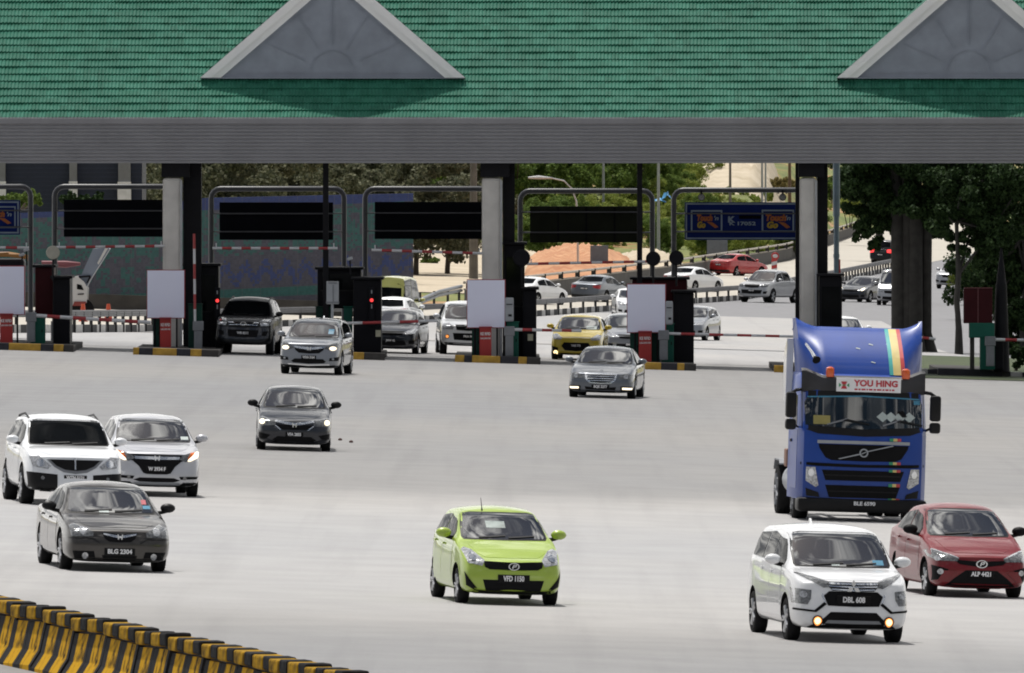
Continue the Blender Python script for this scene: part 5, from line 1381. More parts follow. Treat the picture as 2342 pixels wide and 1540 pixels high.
    if rear or S.get('full_rear'):
        (ga, gb) = S['rglass']
        sh.patch('R', full([(0, gb), (P['wr']/2*.86, gb-.02), (hw*.74, ga+.03), (0, ga)]), 'rear_window', M_GLASS, t, .008)
        tlz = S.get('taillz', (.72, .92)); 
        for sg in (-1, 1):
            pg = [(sg*(hw*.93), tlz[0]), (sg*(hw*.93), tlz[1]), (sg*hw*.52, tlz[1]-.03), (sg*hw*.56, tlz[0]+.04)]
            sh.patch('R', pg, 'tail_light', S.get('taillm', M_RED), t, .01)
        plate(sh, S.get('rplz', .72), S.get('rtxt', 'WPU 418'), t, .4, .11, 'R')
        sh.patch('R', full([(0, .40), (hw*.9, .42), (hw*.9, .28), (0, .26)]), 'rear_bumper_insert', M_TRIM, t, .008)
        if S.get('bootline', 1): sh.patch('R', full([(0, tlz[1]+.0), (hw*.5, tlz[1]-.02), (hw*.5, tlz[1]-.032), (0, tlz[1]-.012)]), 'boot_trim', M_CHROME, t, .01)
    for a in ax:
        for sg in (-1, 1): wheel(t, sg*(hw-.115), a, P['r'], S.get('tw', .2), S.get('rim', M_RIM))
    if S.get('under', 1):
        m = MB(); z = P.get('zu', .2); m.box((0, L_*.5, z+.06), (Wd*.62, L_*.86, .1), bev=.02); m.build('underbody', M_BLACK, t)
        m = MB()
        for a in ax: m.cyl((-hw+.12, a, P['r']), (hw-.12, a, P['r']), .05, n=8)
        m.build('axle', M_BLACK, t)
    if S.get('rails'):
        for sg in (-1, 1):
            x = sg*(P['wr']/2-.05); pts = [Vector((x, y, lerp1(tl, y)+dz)) for y, dz in ((wy+.25, -.12), (wy+.42, -.035), ((wy+ry)/2, -.02), (ry-.1, -.035), (ry+.05, -.12))]
            m = MB(); m.tube(pts, .022, 8); m.build('roof_rail', M_TRIM, t, smooth=True)
    if S.get('antenna'):
        x, y = S['antenna']; h = sh.ray('T', x, y)[0]; m = MB(); m.tube([h-Vector((0, 0, .02)), h+Vector((-.0, .03, .05)), h+Vector((-.01, .1, .2))], [.018, .008, .004], 6); m.build('antenna', M_TRIM, t)
    if S.get('fin'):
        h = sh.ray('T', 0, ry-.2)[0]; m = MB(); m.prism([(-.1, -.02), (.09, -.02), (.08, .07), (.04, .07)], lambda u, v, q: (q, h.y+u, h.z+v), -.015, .015); m.build('antenna_fin', col, t)
    return t, sh
# ------------------------------------------------------------------ paints
PT = {'lav': paint('paint_silver_white', (.50, .51, .545), .25, .34), 'lime': paint('paint_lime', (.34, .47, .045), .05, .36), 'white': paint('paint_white', (.84, .85, .87), 0, .35), 'red': mat('paint_dark_red', (.165, .004, .009), .35, 0, .05, 1.5, 0, .55, spec=.3),
      'brown': paint('paint_brown_grey', (.027, .022, .018), .25, .36), 'pearl': paint('paint_pearl_white', (.78, .80, .83), .1, .34), 'silver': paint('paint_silver', (.40, .41, .43), .45, .34),
      'charcoal': paint('paint_charcoal', (.008, .010, .018), .2, .34), 'grey': paint('paint_blue_grey', (.13, .145, .17), .5, .34), 'steel': paint('paint_steel_grey', (.25, .265, .295), .4, .34),
      'black': mat('paint_black', (.007, .008, .010), .4, 0, .05, 1.5, 0, .35, spec=.2), 'yellow': paint('paint_yellow', (.62, .47, .03), .0, .36), 'redb': paint('paint_bright_red', (.42, .02, .022), .1, .36),
      'blue': mat('paint_truck_blue', (.004, .045, .275), .38, 0, .14, 1.2, 0, .3, spec=.35), 'lemon': paint('paint_lemon', (.45, .45, .12), .05, .4)}
STK = mat('paper_sticker', (.42, .48, .47), .5); WS_REFL = mat('painted_reflection', (.2, .24, .23), .5, 0, .4, 6); STKB = mat('blue_sticker', (.05, .22, .35), .4); STKY = mat('yellow_sticker', (.3, .26, .08), .5); STKR = mat('red_sticker', (.4, .08, .1), .5)
def sedan(L_, H, W_, nose=.70, cowlz=.94, cowly=1.12): return dict(L=L_, W=W_, H=H, nose=(.16, nose), cowl=(cowly, cowlz), wst=(cowly+.78, H-.105), rr=(cowly+2.05, H-.06), tail=[(cowly+2.72, cowlz+.10), (L_-.12, cowlz+.06), (L_, cowlz-.0)], wr=W_*.72, rglass=(cowlz+.13, H-.10))
def hatch(L_, H, W_, nose=.74, cowlz=1.0, cowly=.95): return dict(L=L_, W=W_, H=H, nose=(.14, nose), cowl=(cowly, cowlz), wst=(cowly+.74, H-.11), rr=(L_-.55, H-.05), tail=[(L_-.16, cowlz+.08), (L_-.06, cowlz-.05), (L_, cowlz-.2)], wr=W_*.745, rglass=(cowlz+.08, H-.13), taillz=(.78, 1.02))
def suv(L_, H, W_, nose=.9, cowlz=1.1, cowly=1.05): return dict(L=L_, W=W_, H=H, nose=(.15, nose), cowl=(cowly, cowlz), wst=(cowly+.72, H-.12), rr=(L_-.55, H-.05), tail=[(L_-.14, cowlz+.1), (L_-.05, cowlz-.1), (L_, cowlz-.3)], wr=W_*.77, zu=.27, rglass=(cowlz+.1, H-.13), taillz=(.85, 1.12))

# ---- lime hatchback
S = hatch(3.64, 1.51, 1.62, .73, .985, .92); S.update(wb=2.455, ax=(.70, 3.155), r=.285, tw=.18, col=PT['lime'], at=(1156, 1383), yaw=9, label='lime green hatchback in the middle foreground, alone on the pavement', name='hatchback', emb=('P', .615, .11), plate=(.425, 'VFD 1150', .50, .125, 'F', .33), antenna=(-.25, 1.75), zu=.17,
    stickers=((-.1, 1.22, .30, .10, WS_REFL),), lean=.16,  # dull pale patch painted in place of a reflection on the windscreen
    front=[('upper_grille', M_BLACK, [(0, .675), (.47, .69), (.45, .60), (.38, .565), (0, .555)]), ('headlight', M_LAMP, [(.755, .85), (.70, .885), (.60, .85), (.45, .70), (.49, .615), (.70, .655)], {'off': .01, 'lamp': (.62, .745, .062, M_CHROME)}),
           ('lower_grille', M_BLACK, [(0, .405), (.48, .405), (.43, .24), (0, .225)]), ('air_intake', M_BLACK, [(.75, .52), (.69, .42), (.565, .27), (.60, .245), (.72, .31)]), ('chin_spoiler', M_TRIM, [(0, .20), (.62, .21), (.60, .165), (0, .16)])])
car(S)
# ---- white people carrier
S = suv(4.475, 1.70, 1.75, .93, 1.08, .96); S.update(ax=(.86, 3.635), r=.32, col=PT['white'], at=(1925, 1468), yaw=9, label='white people carrier with two lit orange fog lamps, lower right foreground', name='people_carrier', cat='people carrier', emb=('D3', .825, .16), fin=1, plate=(.645, 'DBL 608', .50, .12, 'F', .33), zu=.2, wr=1.36, swe=3.95, cp=3.0,
    stickers=((.55, 1.16, .16, .07, STKB), (-.1, 1.125, .12, .04, STK)), lean=.14,
    front=[('upper_grille', M_TRIM, [(0, .90), (.38, .905), (.40, .86), (.31, .775), (0, .765)]), ('running_light', M_LAMPD, [(.80, 1.01), (.76, 1.015), (.37, .905), (.33, .83), (.44, .815)], {'off': .01}),
           ('grille_bar', M_CHROME, [(0, .885), (.36, .892), (.36, .872), (0, .865)], {'off': .014}), ('grille_bar', M_CHROME, [(0, .84), (.36, .85), (.36, .832), (0, .82)], {'off': .014}), ('grille_bar', M_CHROME, [(0, .795), (.32, .805), (.33, .785), (0, .77)], {'off': .014}),
           ('middle_grille', M_BLACK, [(0, .765), (.36, .765), (.44, .70), (.38, .555), (0, .545)]), ('headlight', M_LAMPD, [(.855, .80), (.62, .775), (.63, .65), (.68, .565), (.855, .58)], {'off': .008, 'lamp': (.73, .71, .05, M_LAMP)}),
           ('bumper_blade', M_BLACK, [(.845, .51), (.58, .485), (.43, .61), (.40, .575), (.555, .455), (.845, .48)], {'off': .012}), ('chrome_blade', M_CHROME, [(.455, .73), (.475, .70), (.44, .60), (.415, .60)], {'off': .016}),
           ('lower_grille', M_BLACK, [(0, .465), (.34, .465), (.47, .345), (.66, .24), (.62, .2), (0, .19)]), ('fog_lamp', M_TRIM, disc((.53, .335), .078), {'off': .02, 'lamp': (.53, .335, .044, M_FOGC)}), ('fog_lamp_glow', M_FOG, disc((.53, .335), .06), {'off': .026}), ('lower_grille_bar', M_GREYP, [(0, .345), (.38, .345), (.42, .30), (0, .295)], {'off': .012})])
car(S)
# ---- dark red saloon
S = sedan(4.15, 1.51, 1.62, .72, .97, 1.0); S.update(ax=(.74, 3.195), r=.29, tw=.18, col=PT['red'], at=(2221, 1366), yaw=9.5, label='dark red saloon behind the white people carrier at the lower right edge', name='saloon_car', emb=('P', .565, .12), plate=(.40, 'ALP 4421', .42, .11, 'F', .33), mirror=M_BLACK, zu=.16, lean=.14,
    front=[('headlight', M_LAMPD, [(.795, .755), (.74, .775), (.37, .645), (.40, .60), (.72, .605), (.79, .66)], {'off': .01, 'lamp': (.70, .635, .04, M_LAMP)}), ('running_light', M_LAMP, [(.79, .765), (.74, .785), (.37, .66), (.37, .645), (.74, .76)], {'off': .014}),
           ('upper_grille', M_BLACK, [(0, .60), (.40, .625), (.42, .60), (.36, .555), (0, .51)]), ('lower_grille', M_BLACK, [(0, .46), (.26, .46), (.44, .33), (.60, .19), (.56, .165), (0, .16)]),
           ('air_intake', M_BLACK, [(.775, .53), (.54, .47), (.66, .31), (.76, .28)], {'lamp': (.665, .43, .045, M_LAMP)}), ('bumper_bar', PT['red'], [(.62, .45), (.42, .44), (.60, .27), (.70, .27)], {'off': .016})])
car(S)
# ---- brown grey saloon
S = sedan(4.665, 1.445, 1.76, .72, .92, 1.12); S.update(ax=(.92, 3.59), r=.315, col=PT['brown'], at=(255, 1306), yaw=9, label='dark brown grey saloon nearest the striped barriers at lower left', name='saloon_car', emb=('H', .585, .085), plate=(.345, 'BLG 2304', .50, .11, 'F', .40), zu=.16, mirror=M_TRIM, lean=.16, mz=.11,
    stickers=((.60, 1.03, .12, .05, STKB), (.57, 1.11, .08, .07, STKR), (-.12, .955, .16, .03, STK)),
    front=[('headlight', M_LAMPD, [(.80, .74), (.70, .785), (.43, .655), (.44, .585), (.78, .575)], {'off': .01, 'lamp': (.60, .665, .062, M_LAMP)}), ('grille', M_BLACK, [(0, .625), (.29, .65), (.25, .56), (.18, .505), (0, .495)]), ('grille_wing', M_CHROME, [(0, .60), (.275, .642), (.265, .615), (.10, .575), (0, .56)], {'off': .014}),
           ('bumper_seam', M_TRIM, [(.82, .555), (.44, .555), (.32, .48), (.34, .475), (.45, .545), (.82, .545)], {'off': .008}), ('lower_grille', M_BLACK, [(0, .285), (.29, .285), (.26, .21), (0, .205)]), ('air_intake', M_BLACK, [(.76, .345), (.42, .345), (.39, .225), (.72, .22)], {'lamp': (.56, .275, .05, M_LAMP)}), ('tow_tag', STKY, [(-.40, .37), (-.30, .38), (-.30, .34), (-.40, .34)], {'off': .012})])
S['front'] = [f for f in S['front'] if f[0] != 'tow_tag']
car(S)
# ---- big white off-roader
S = suv(4.455, 1.72, 1.88, .98, 1.12, 1.15); S.update(ax=(.86, 3.6), r=.37, tw=.25, col=PT['pearl'], at=(158, 1156), yaw=8.5, label='big white off-roader with black lower bumper and roof rails at the left edge', name='off_roader', cat='off-roader', rails=1, plate=(.55, 'WTN 5121', .44, .09, 'F', .34), zu=.27, wr=1.42, glass=M_GLASS, beltup=.1, lean=.18, hoodc=.05,
    front=[('headlight', M_LAMP, [(.86, .93), (.68, .945), (.46, .76), (.52, .70), (.80, .74)], {'off': .01, 'lamp': (.66, .81, .075, M_CHROME)}), ('grille_surround', M_GREYP, [(0, .885), (.54, .885), (.40, .74), (.22, .645), (0, .62)], {'off': .008}),
           ('grille', M_BLACK, [(0, .88), (.485, .88), (.36, .765), (.2, .695), (0, .675)], {'off': .016}), ('grille_bar', M_CHROME, [(0, .91), (.012, .91), (.012, .69), (0, .69)], {'off': .03}),
           ('bumper', M_TRIM, [(.90, .645), (.34, .60), (.34, .27), (.86, .29)], {'off': .012, 'lamp': (.62, .53, .035, M_LAMPD)}), ('bumper_centre', PT['pearl'], [(0, .60), (.335, .60), (.335, .36), (0, .36)], {'off': .018}), ('chin_spoiler', M_TRIM, [(0, .36), (.335, .36), (.335, .28), (0, .28)], {'off': .014})])
car(S)
# ---- silver white crossover with lit lamps
S = suv(4.295, 1.605, 1.77, .90, 1.05, 1.0); S.update(ax=(.86, 3.47), r=.335, col=PT['lav'], at=(349, 1135), yaw=6, label='silver white crossover with glowing headlamps just right of the big white off-roader', name='crossover', emb=('H', .77, .10), plate=(.555, 'W 3934 F', .42, .11, 'F', .34), zu=.2, wr=1.30, lean=.14, stickers=((.62, 1.14, .15, .06, STK),),
    front=[('upper_grille', M_BLACK, [(0, .835), (.58, .84), (.52, .72), (.46, .70), (0, .70)]), ('grille_bar', M_CHROME, [(0, .795), (.45, .80), (.43, .745), (0, .735)], {'off': .014}), ('lower_grille', M_BLACK, [(0, .70), (.47, .70), (.36, .61), (.27, .475), (.2, .455), (0, .45)], {'off': .008}),
           ('headlight', M_LAMPD, [(.825, .90), (.74, .90), (.50, .83), (.43, .755), (.56, .70), (.80, .79)], {'off': .01}), ('running_light', M_LIT, [(.825, .895), (.77, .89), (.62, .755), (.60, .715), (.66, .72), (.80, .79)], {'off': .02}), ('indicator', M_AMBER, [(.77, .895), (.66, .87), (.60, .77), (.64, .77)], {'off': .018}),
           ('fog_surround', M_BLACK, [(.82, .425), (.44, .415), (.47, .355), (.79, .375)], {'lamp': (.55, .385, .035, M_LAMPD)}), ('lower_intake', M_BLACK, [(0, .385), (.34, .385), (.46, .34), (.34, .305), (0, .30)]), ('skid_strip', M_LGREY, [(0, .295), (.44, .295), (.46, .25), (0, .24)], {'off': .012}), ('bumper_cladding', M_BLACK, [(0, .235), (.46, .245), (.52, .30), (.84, .305), (.80, .215), (0, .205)])])
car(S)
# ---- charcoal saloon
S = sedan(4.44, 1.477, 1.695, .73, .95, 1.08); S.update(ax=(.84, 3.44), r=.30, col=PT['charcoal'], at=(671, 1031), yaw=1.5, label='charcoal saloon with two lit headlamps, alone just below the silver grey crossover', name='saloon_car', emb=('H', .60, .10), plate=(.385, 'VFA 2855', .40, .10, 'F', .31), zu=.15, lean=.15, mirror=M_TRIM,
    front=[('headlight', M_LAMPD, [(.81, .745), (.73, .775), (.42, .67), (.44, .585), (.76, .565)], {'off': .01, 'lamp': (.725, .655, .055, M_LIT)}), ('grille', M_BLACK, [(0, .60), (.44, .60), (.40, .56), (.29, .49), (0, .485)]), ('grille_wing', M_CHROME, [(0, .645), (.15, .665), (.43, .70), (.45, .665), (.15, .605), (0, .59)], {'off': .014}),
           ('grille_edge', M_CHROME, [(.45, .585), (.42, .585), (.29, .485), (.32, .48)], {'off': .014}), ('lower_grille', M_BLACK, [(0, .325), (.38, .34), (.50, .26), (.38, .205), (0, .2)]), ('air_intake', M_BLACK, [(.80, .42), (.54, .365), (.62, .285), (.80, .28)]), ('bumper_crease', PT['charcoal'], [(.82, .28), (.60, .265), (.38, .19), (.40, .175), (.64, .235), (.82, .245)], {'off': .02})])
car(S)
# ---- grey executive saloon
S = sedan(4.87, 1.471, 1.854, .74, .95, 1.2); S.update(ax=(.82, 3.694), r=.325, tw=.23, col=PT['grey'], at=(1378, 911), yaw=-5, label='blue grey executive saloon with two lit bumper lamps, in front of the rightmost poster', name='saloon_car', emb=('star', .80, .07), plate=(.335, 'BQE 2277', .50, .11, 'F', .38), zu=.16, lean=.16,
    front=[('grille_surround', M_CHROME, [(0, .725), (.46, .71), (.42, .52), (.31, .43), (0, .41)], {'off': .006}), ('grille', M_BLACK, [(0, .675), (.40, .665), (.37, .535), (.28, .465), (0, .445)], {'off': .014}), ('grille_bar', M_CHROME, [(0, .635), (.395, .63), (.39, .605), (0, .61)], {'off': .024}), ('grille_bar', M_CHROME, [(0, .575), (.385, .57), (.38, .545), (0, .55)], {'off': .024}), ('grille_bar', M_CHROME, [(0, .515), (.34, .51), (.32, .49), (0, .495)], {'off': .024}),
           ('headlight', M_LAMPD, [(.875, .68), (.72, .72), (.52, .665), (.48, .565), (.82, .535)], {'off': .01, 'lamp': (.70, .62, .06, M_LAMP)}), ('lower_grille', M_BLACK, [(0, .30), (.44, .335), (.40, .20), (0, .175)]), ('air_intake', M_BLACK, [(.87, .36), (.56, .355), (.56, .21), (.84, .22)]), ('bumper_lamp', M_LIT, [(.865, .325), (.61, .325), (.61, .27), (.855, .275)], {'off': .02})])
car(S)
# ---- silver crossover leaving the lane
S = suv(4.55, 1.685, 1.82, .96, 1.09, 1.05); S.update(ax=(.93, 3.55), r=.345, tw=.22, col=PT['steel'], at=(713, 857), yaw=-5.5, label='silver grey crossover with lit headlamps leaving the lane below the small white sign board', name='crossover', emb=('H', .785, .12), plate=(.525, 'WXA 3164', .44, .11, 'F', .36), zu=.2, wr=1.36, fin=1, stickers=((.50, 1.28, .16, .14, STKB),),
    front=[('headlight', M_LAMPD, [(.88, .97), (.78, .985), (.50, .86), (.45, .79), (.62, .745), (.86, .80)], {'off': .01, 'lamp': (.70, .80, .10, M_LIT, .06)}), ('grille', M_BLACK, [(0, .87), (.46, .85), (.42, .74), (.30, .65), (0, .635)]), ('grille_wing', M_CHROME, [(0, .83), (.46, .85), (.43, .80), (.12, .755), (0, .745)], {'off': .014}), ('lower_grille', M_BLACK, [(0, .48), (.42, .48), (.52, .41), (.46, .36), (0, .335)]), ('fog_surround', M_BLACK, [(.88, .56), (.62, .515), (.60, .43), (.86, .44)], {'lamp': (.72, .49, .035, M_LAMP)}), ('skid_strip', M_CHROME, [(0, .315), (.62, .34), (.62, .305), (0, .275)], {'off': .014}), ('bumper_cladding', M_BLACK, [(0, .27), (.62, .295), (.84, .30), (.82, .225), (0, .205)])])
car(S)
# ---- generic fronts for cars in and beyond the lanes
def front_a(z=.62, hw=.85, lit=None, gm=M_BLACK):
    hl = ('headlight', M_LAMP, [(hw*.96, z+.14), (hw*.84, z+.17), (hw*.55, z+.06), (hw*.56, z-.03), (hw*.90, z)], {'off': .01}); 
    if lit: hl[3]['lamp'] = (hw*.76, z+.06, .075, lit)
    return [hl, ('grille', gm, [(0, z+.07), (hw*.5, z+.07), (hw*.44, z-.06), (0, z-.08)]), ('lower_grille', M_BLACK, [(0, z-.24), (hw*.55, z-.24), (hw*.6, z-.38), (0, z-.42)]), ('fog_surround', M_BLACK, [(hw*.92, z-.22), (hw*.7, z-.24), (hw*.7, z-.34), (hw*.9, z-.33)])]
S = suv(4.7, 1.85, 1.84, 1.08, 1.22, 1.15); S.update(ax=(.95, 3.70), r=.385, tw=.25, col=PT['black'], at=(560, 811), yaw=-4, label='black off-roader waiting in the shaded lane left of the silver crossover', name='off_roader', cat='off-roader', emb=('oval', 1.0, .12), plate=(.70, 'WB 8311', .46, .11, 'F', .36), zu=.32, wr=1.34, rails=1, glass=M_GLASS,
    front=[('headlight', M_LAMP, [(.86, 1.15), (.66, 1.19), (.52, 1.06), (.56, .93), (.84, .95)], {'off': .01, 'lamp': (.70, 1.04, .07, M_CHROME)}), ('grille', M_TRIM, [(0, 1.12), (.50, 1.10), (.44, .90), (0, .87)]), ('grille_bar', M_CHROME, [(0, 1.06), (.49, 1.045), (.48, 1.02), (0, 1.035)], {'off': .016}), ('grille_bar', M_CHROME, [(0, .98), (.47, .965), (.46, .945), (0, .96)], {'off': .016}), ('bonnet_edge', M_CHROME, [(0, 1.165), (.56, 1.15), (.56, 1.125), (0, 1.14)], {'off': .014}),
           ('bumper', PT['charcoal'], [(0, .86), (.84, .90), (.86, .56), (.5, .50), (0, .50)], {'off': .012}), ('lower_grille', M_BLACK, [(0, .80), (.5, .80), (.46, .58), (0, .56)], {'off': .02}), ('fog_surround', M_BLACK, [(.80, .78), (.62, .76), (.60, .62), (.74, .62)], {'off': .02})])
car(S)
S = hatch(3.85, 1.50, 1.70, .76, .99, .95); S.update(ax=(.75, 3.18), r=.31, col=PT['yellow'], at=(1320, 824), yaw=-4, label='yellow hatchback waiting behind the lowered barrier, left of the rightmost poster', name='hatchback', plate=(.48, 'VAE 773', .40, .10, 'F', .3), zu=.17, stickers=((.42, 1.06, .34, .10, STK),),
    front=[('headlight', M_LAMP, [(.80, .83), (.66, .86), (.46, .73), (.50, .66), (.76, .68)], {'off': .01}), ('grille', M_BLACK, [(0, .58), (.40, .58), (.48, .46), (.36, .32), (0, .30)]), ('fog_surround', M_BLACK, [(.80, .46), (.58, .40), (.60, .28), (.78, .28)], {'lamp': (.66, .25, .07, M_FOGC)}), ('chin_spoiler', M_TRIM, [(0, .22), (.7, .24), (.66, .18), (0, .17)])])
car(S)
S = sedan(4.3, 1.475, 1.70, .72, .95, 1.05); S.update(ax=(.82, 3.37), r=.30, col=PT['charcoal'], at=(899, 809), yaw=-6, label='dark compact saloon approaching the lane, right of the block with a red lane signal', name='saloon_car', plate=(.44, 'JMW 42', .36, .10, 'F', .3), zu=.16, front=front_a(.68))
car(S)
S = suv(4.6, 1.78, 1.76, 1.0, 1.16, 1.1); S.update(ax=(.9, 3.65), r=.36, tw=.24, col=PT['pearl'], at=(1066, 812), yaw=3, label='white off-roader with one orange lamp, half hidden by the middle poster', name='off_roader', cat='off-roader', emb=('D3', .93, .16), plate=(.62, 'PKA 90', .40, .10, 'F', .3), zu=.3, wr=1.28,
    front=[('headlight', M_LAMP, [(.84, 1.02), (.62, 1.04), (.46, .95), (.50, .83), (.82, .84)], {'off': .01}), ('grille', M_BLACK, [(0, 1.0), (.42, .99), (.38, .82), (0, .80)]), ('lower_grille', M_BLACK, [(0, .72), (.5, .72), (.46, .50), (0, .48)]), ('fog_lamp', M_TRIM, disc((.68, .60), .07), {'off': .016, 'lamp': (.68, .60, .05, M_FOG)}), ('chin_spoiler', M_TRIM, [(0, .40), (.78, .42), (.74, .33), (0, .31)])])
car(S)
S = sedan(4.3, 1.49, 1.70, .74, .97, 1.05); S.update(ax=(.82, 3.37), r=.30, col=PT['steel'], at=(1438, 818), yaw=3, label='grey saloon between the yellow hatchback and the rightmost poster', name='saloon_car', plate=(.44, 'BMA 61', .36, .10, 'F', .3), zu=.16, front=front_a(.70)); car(S)
S = hatch(3.9, 1.52, 1.70, .76, 1.0, .95); S.update(ax=(.75, 3.2), r=.30, col=PT['steel'], at=(1573, 780), yaw=-13, label='grey hatchback emerging from behind the dark booth right of the rightmost poster', name='hatchback', zu=.17, front=front_a(.70)); car(S)
S = sedan(4.4, 1.47, 1.72, .72, .95, 1.05); S.update(ax=(.82, 3.42), r=.30, col=PT['white'], at=(1930, 802), d=520, yaw=4, label='white saloon of which only the roof shows behind the top of the blue truck', name='saloon_car', zu=.16, front=front_a(.70), detail=0); car(S)
S = sedan(4.3, 1.45, 1.70, .74, .95, 1.05); S.update(ax=(.82, 3.37), r=.31, col=PT['white'], at=(1448, 729), yaw=4, label='white car mostly hidden behind the left edge of the rightmost poster', name='saloon_car', zu=.16, front=front_a(.66), detail=0); car(S)
S = suv(5.0, 1.80, 1.78, 1.0, 1.15, 1.1); S.update(ax=(.9, 3.98), r=.37, tw=.24, col=PT['silver'], at=(1733, 693), yaw=-24, label='silver pickup truck below the blue sign board, facing the plaza', name='pickup_truck', cat='pickup truck', tail=[(3.75, 1.25), (4.2, 1.16), (4.9, 1.14), (5.0, 1.0)], rr=(3.35, 1.74), zu=.3, wr=1.3, swe=3.3, plate=(.66, 'SAA 27', .36, .1, 'F', .3),
    front=[('headlight', M_LAMPD, [(.84, 1.0), (.62, 1.03), (.48, .92), (.54, .84), (.82, .86)], {'off': .01}), ('grille', M_TRIM, [(0, .99), (.45, .98), (.38, .82), (0, .80)]), ('lower_grille', M_BLACK, [(0, .70), (.6, .70), (.55, .50), (0, .48)]), ('fog_surround', M_BLACK, [(.84, .64), (.66, .62), (.66, .5), (.8, .5)])]); car(S)
S = sedan(4.6, 1.46, 1.76, .73, .94, 1.1); S.update(ax=(.85, 3.5), r=.315, col=PT['charcoal'], at=(1957, 692), yaw=-22, label='dark saloon with one bright headlamp, right of the lamp mast', name='saloon_car', zu=.15, front=front_a(.66, .86, M_LIT), detail=0); car(S)
S = dict(L=4.7, W=1.72, H=1.98, nose=(.12, .98), cowl=(.42, 1.12), wst=(1.05, 1.88), rr=(4.5, 1.9), tail=[(4.62, 1.3), (4.68, 1.0), (4.7, .8)], wr=1.42, rglass=(1.2, 1.8), beltup=.05); S.update(ax=(.75, 3.3), r=.33, col=PT['silver'], at=(2042, 700), yaw=-8, label='pale grey van half hidden behind the thick fluted trunk', name='van', cat='van', zu=.25, front=front_a(.74, .84), detail=0); car(S)
S = sedan(4.5, 1.45, 1.74, .73, .94, 1.1); S.update(ax=(.85, 3.45), r=.31, col=PT['grey'], at=(1352, 692), yaw=158, label='grey saloon seen from behind, driving off on the far road below the olive board', name='saloon_car', zu=.16, detail=0); car(S)
S = sedan(4.3, 1.47, 1.70, .73, .95, 1.05); S.update(ax=(.82, 3.37), r=.31, col=PT['redb'], at=(1662, 632), yaw=142, label='bright red saloon seen from behind on the far road under the blue sign board', name='saloon_car', zu=.16); car(S)
S = sedan(4.4, 1.46, 1.72, .73, .95, 1.05); S.update(ax=(.82, 3.42), r=.31, col=PT['white'], at=(1560, 668), yaw=150, label='white saloon on the far road, partly hidden by the booth left of the silver pickup', name='saloon_car', zu=.16, detail=0); car(S)
S = sedan(4.4, 1.46, 1.72, .73, .95, 1.05); S.update(ax=(.82, 3.42), r=.31, col=PT['white'], at=(1196, 698), yaw=152, label='white saloon on the far road, partly hidden by the booth right of the middle column', name='saloon_car', zu=.16, detail=0); car(S)
S = hatch(3.9, 1.52, 1.70, .76, 1.0, .95); S.update(ax=(.75, 3.2), r=.30, col=PT['white'], at=(893, 745), d=598, yaw=168, label='white hatchback with red tail lights driving away, above the dark compact car', name='hatchback', zu=.17, taillm=M_RED); car(S)
S = dict(L=4.6, W=1.75, H=2.28, nose=(.12, 1.0), cowl=(.6, 1.12), wst=(1.2, 2.16), rr=(4.4, 2.2), tail=[(4.54, 1.3), (4.58, .9), (4.6, .7)], wr=1.45, rglass=(1.2, 1.76), beltup=.05); S.update(ax=(.8, 3.4), r=.32, col=PT['lemon'], at=(892, 740), d=612, yaw=170, label='pale yellow van seen from behind above the white hatchback', name='van', cat='van', zu=.25, detail=0); car(S)
S = suv(4.6, 1.8, 1.8, 1.0, 1.15, 1.1); S.update(ax=(.9, 3.6), r=.37, col=PT['black'], at=(2022, 606), yaw=160, label='dark car with red tail lights far up the road beside the thick fluted trunk', name='off_roader', cat='off-roader', zu=.3, detail=0, taillm=M_REDLIT); car(S)
S = suv(4.5, 1.7, 1.78, .95, 1.1, 1.05); S.update(ax=(.9, 3.55), r=.34, col=PT['silver'], at=(2176, 662), yaw=-14, label='silver car far back seen between the two dark trunks', name='crossover', zu=.25, front=front_a(.78, .86), detail=0); car(S)

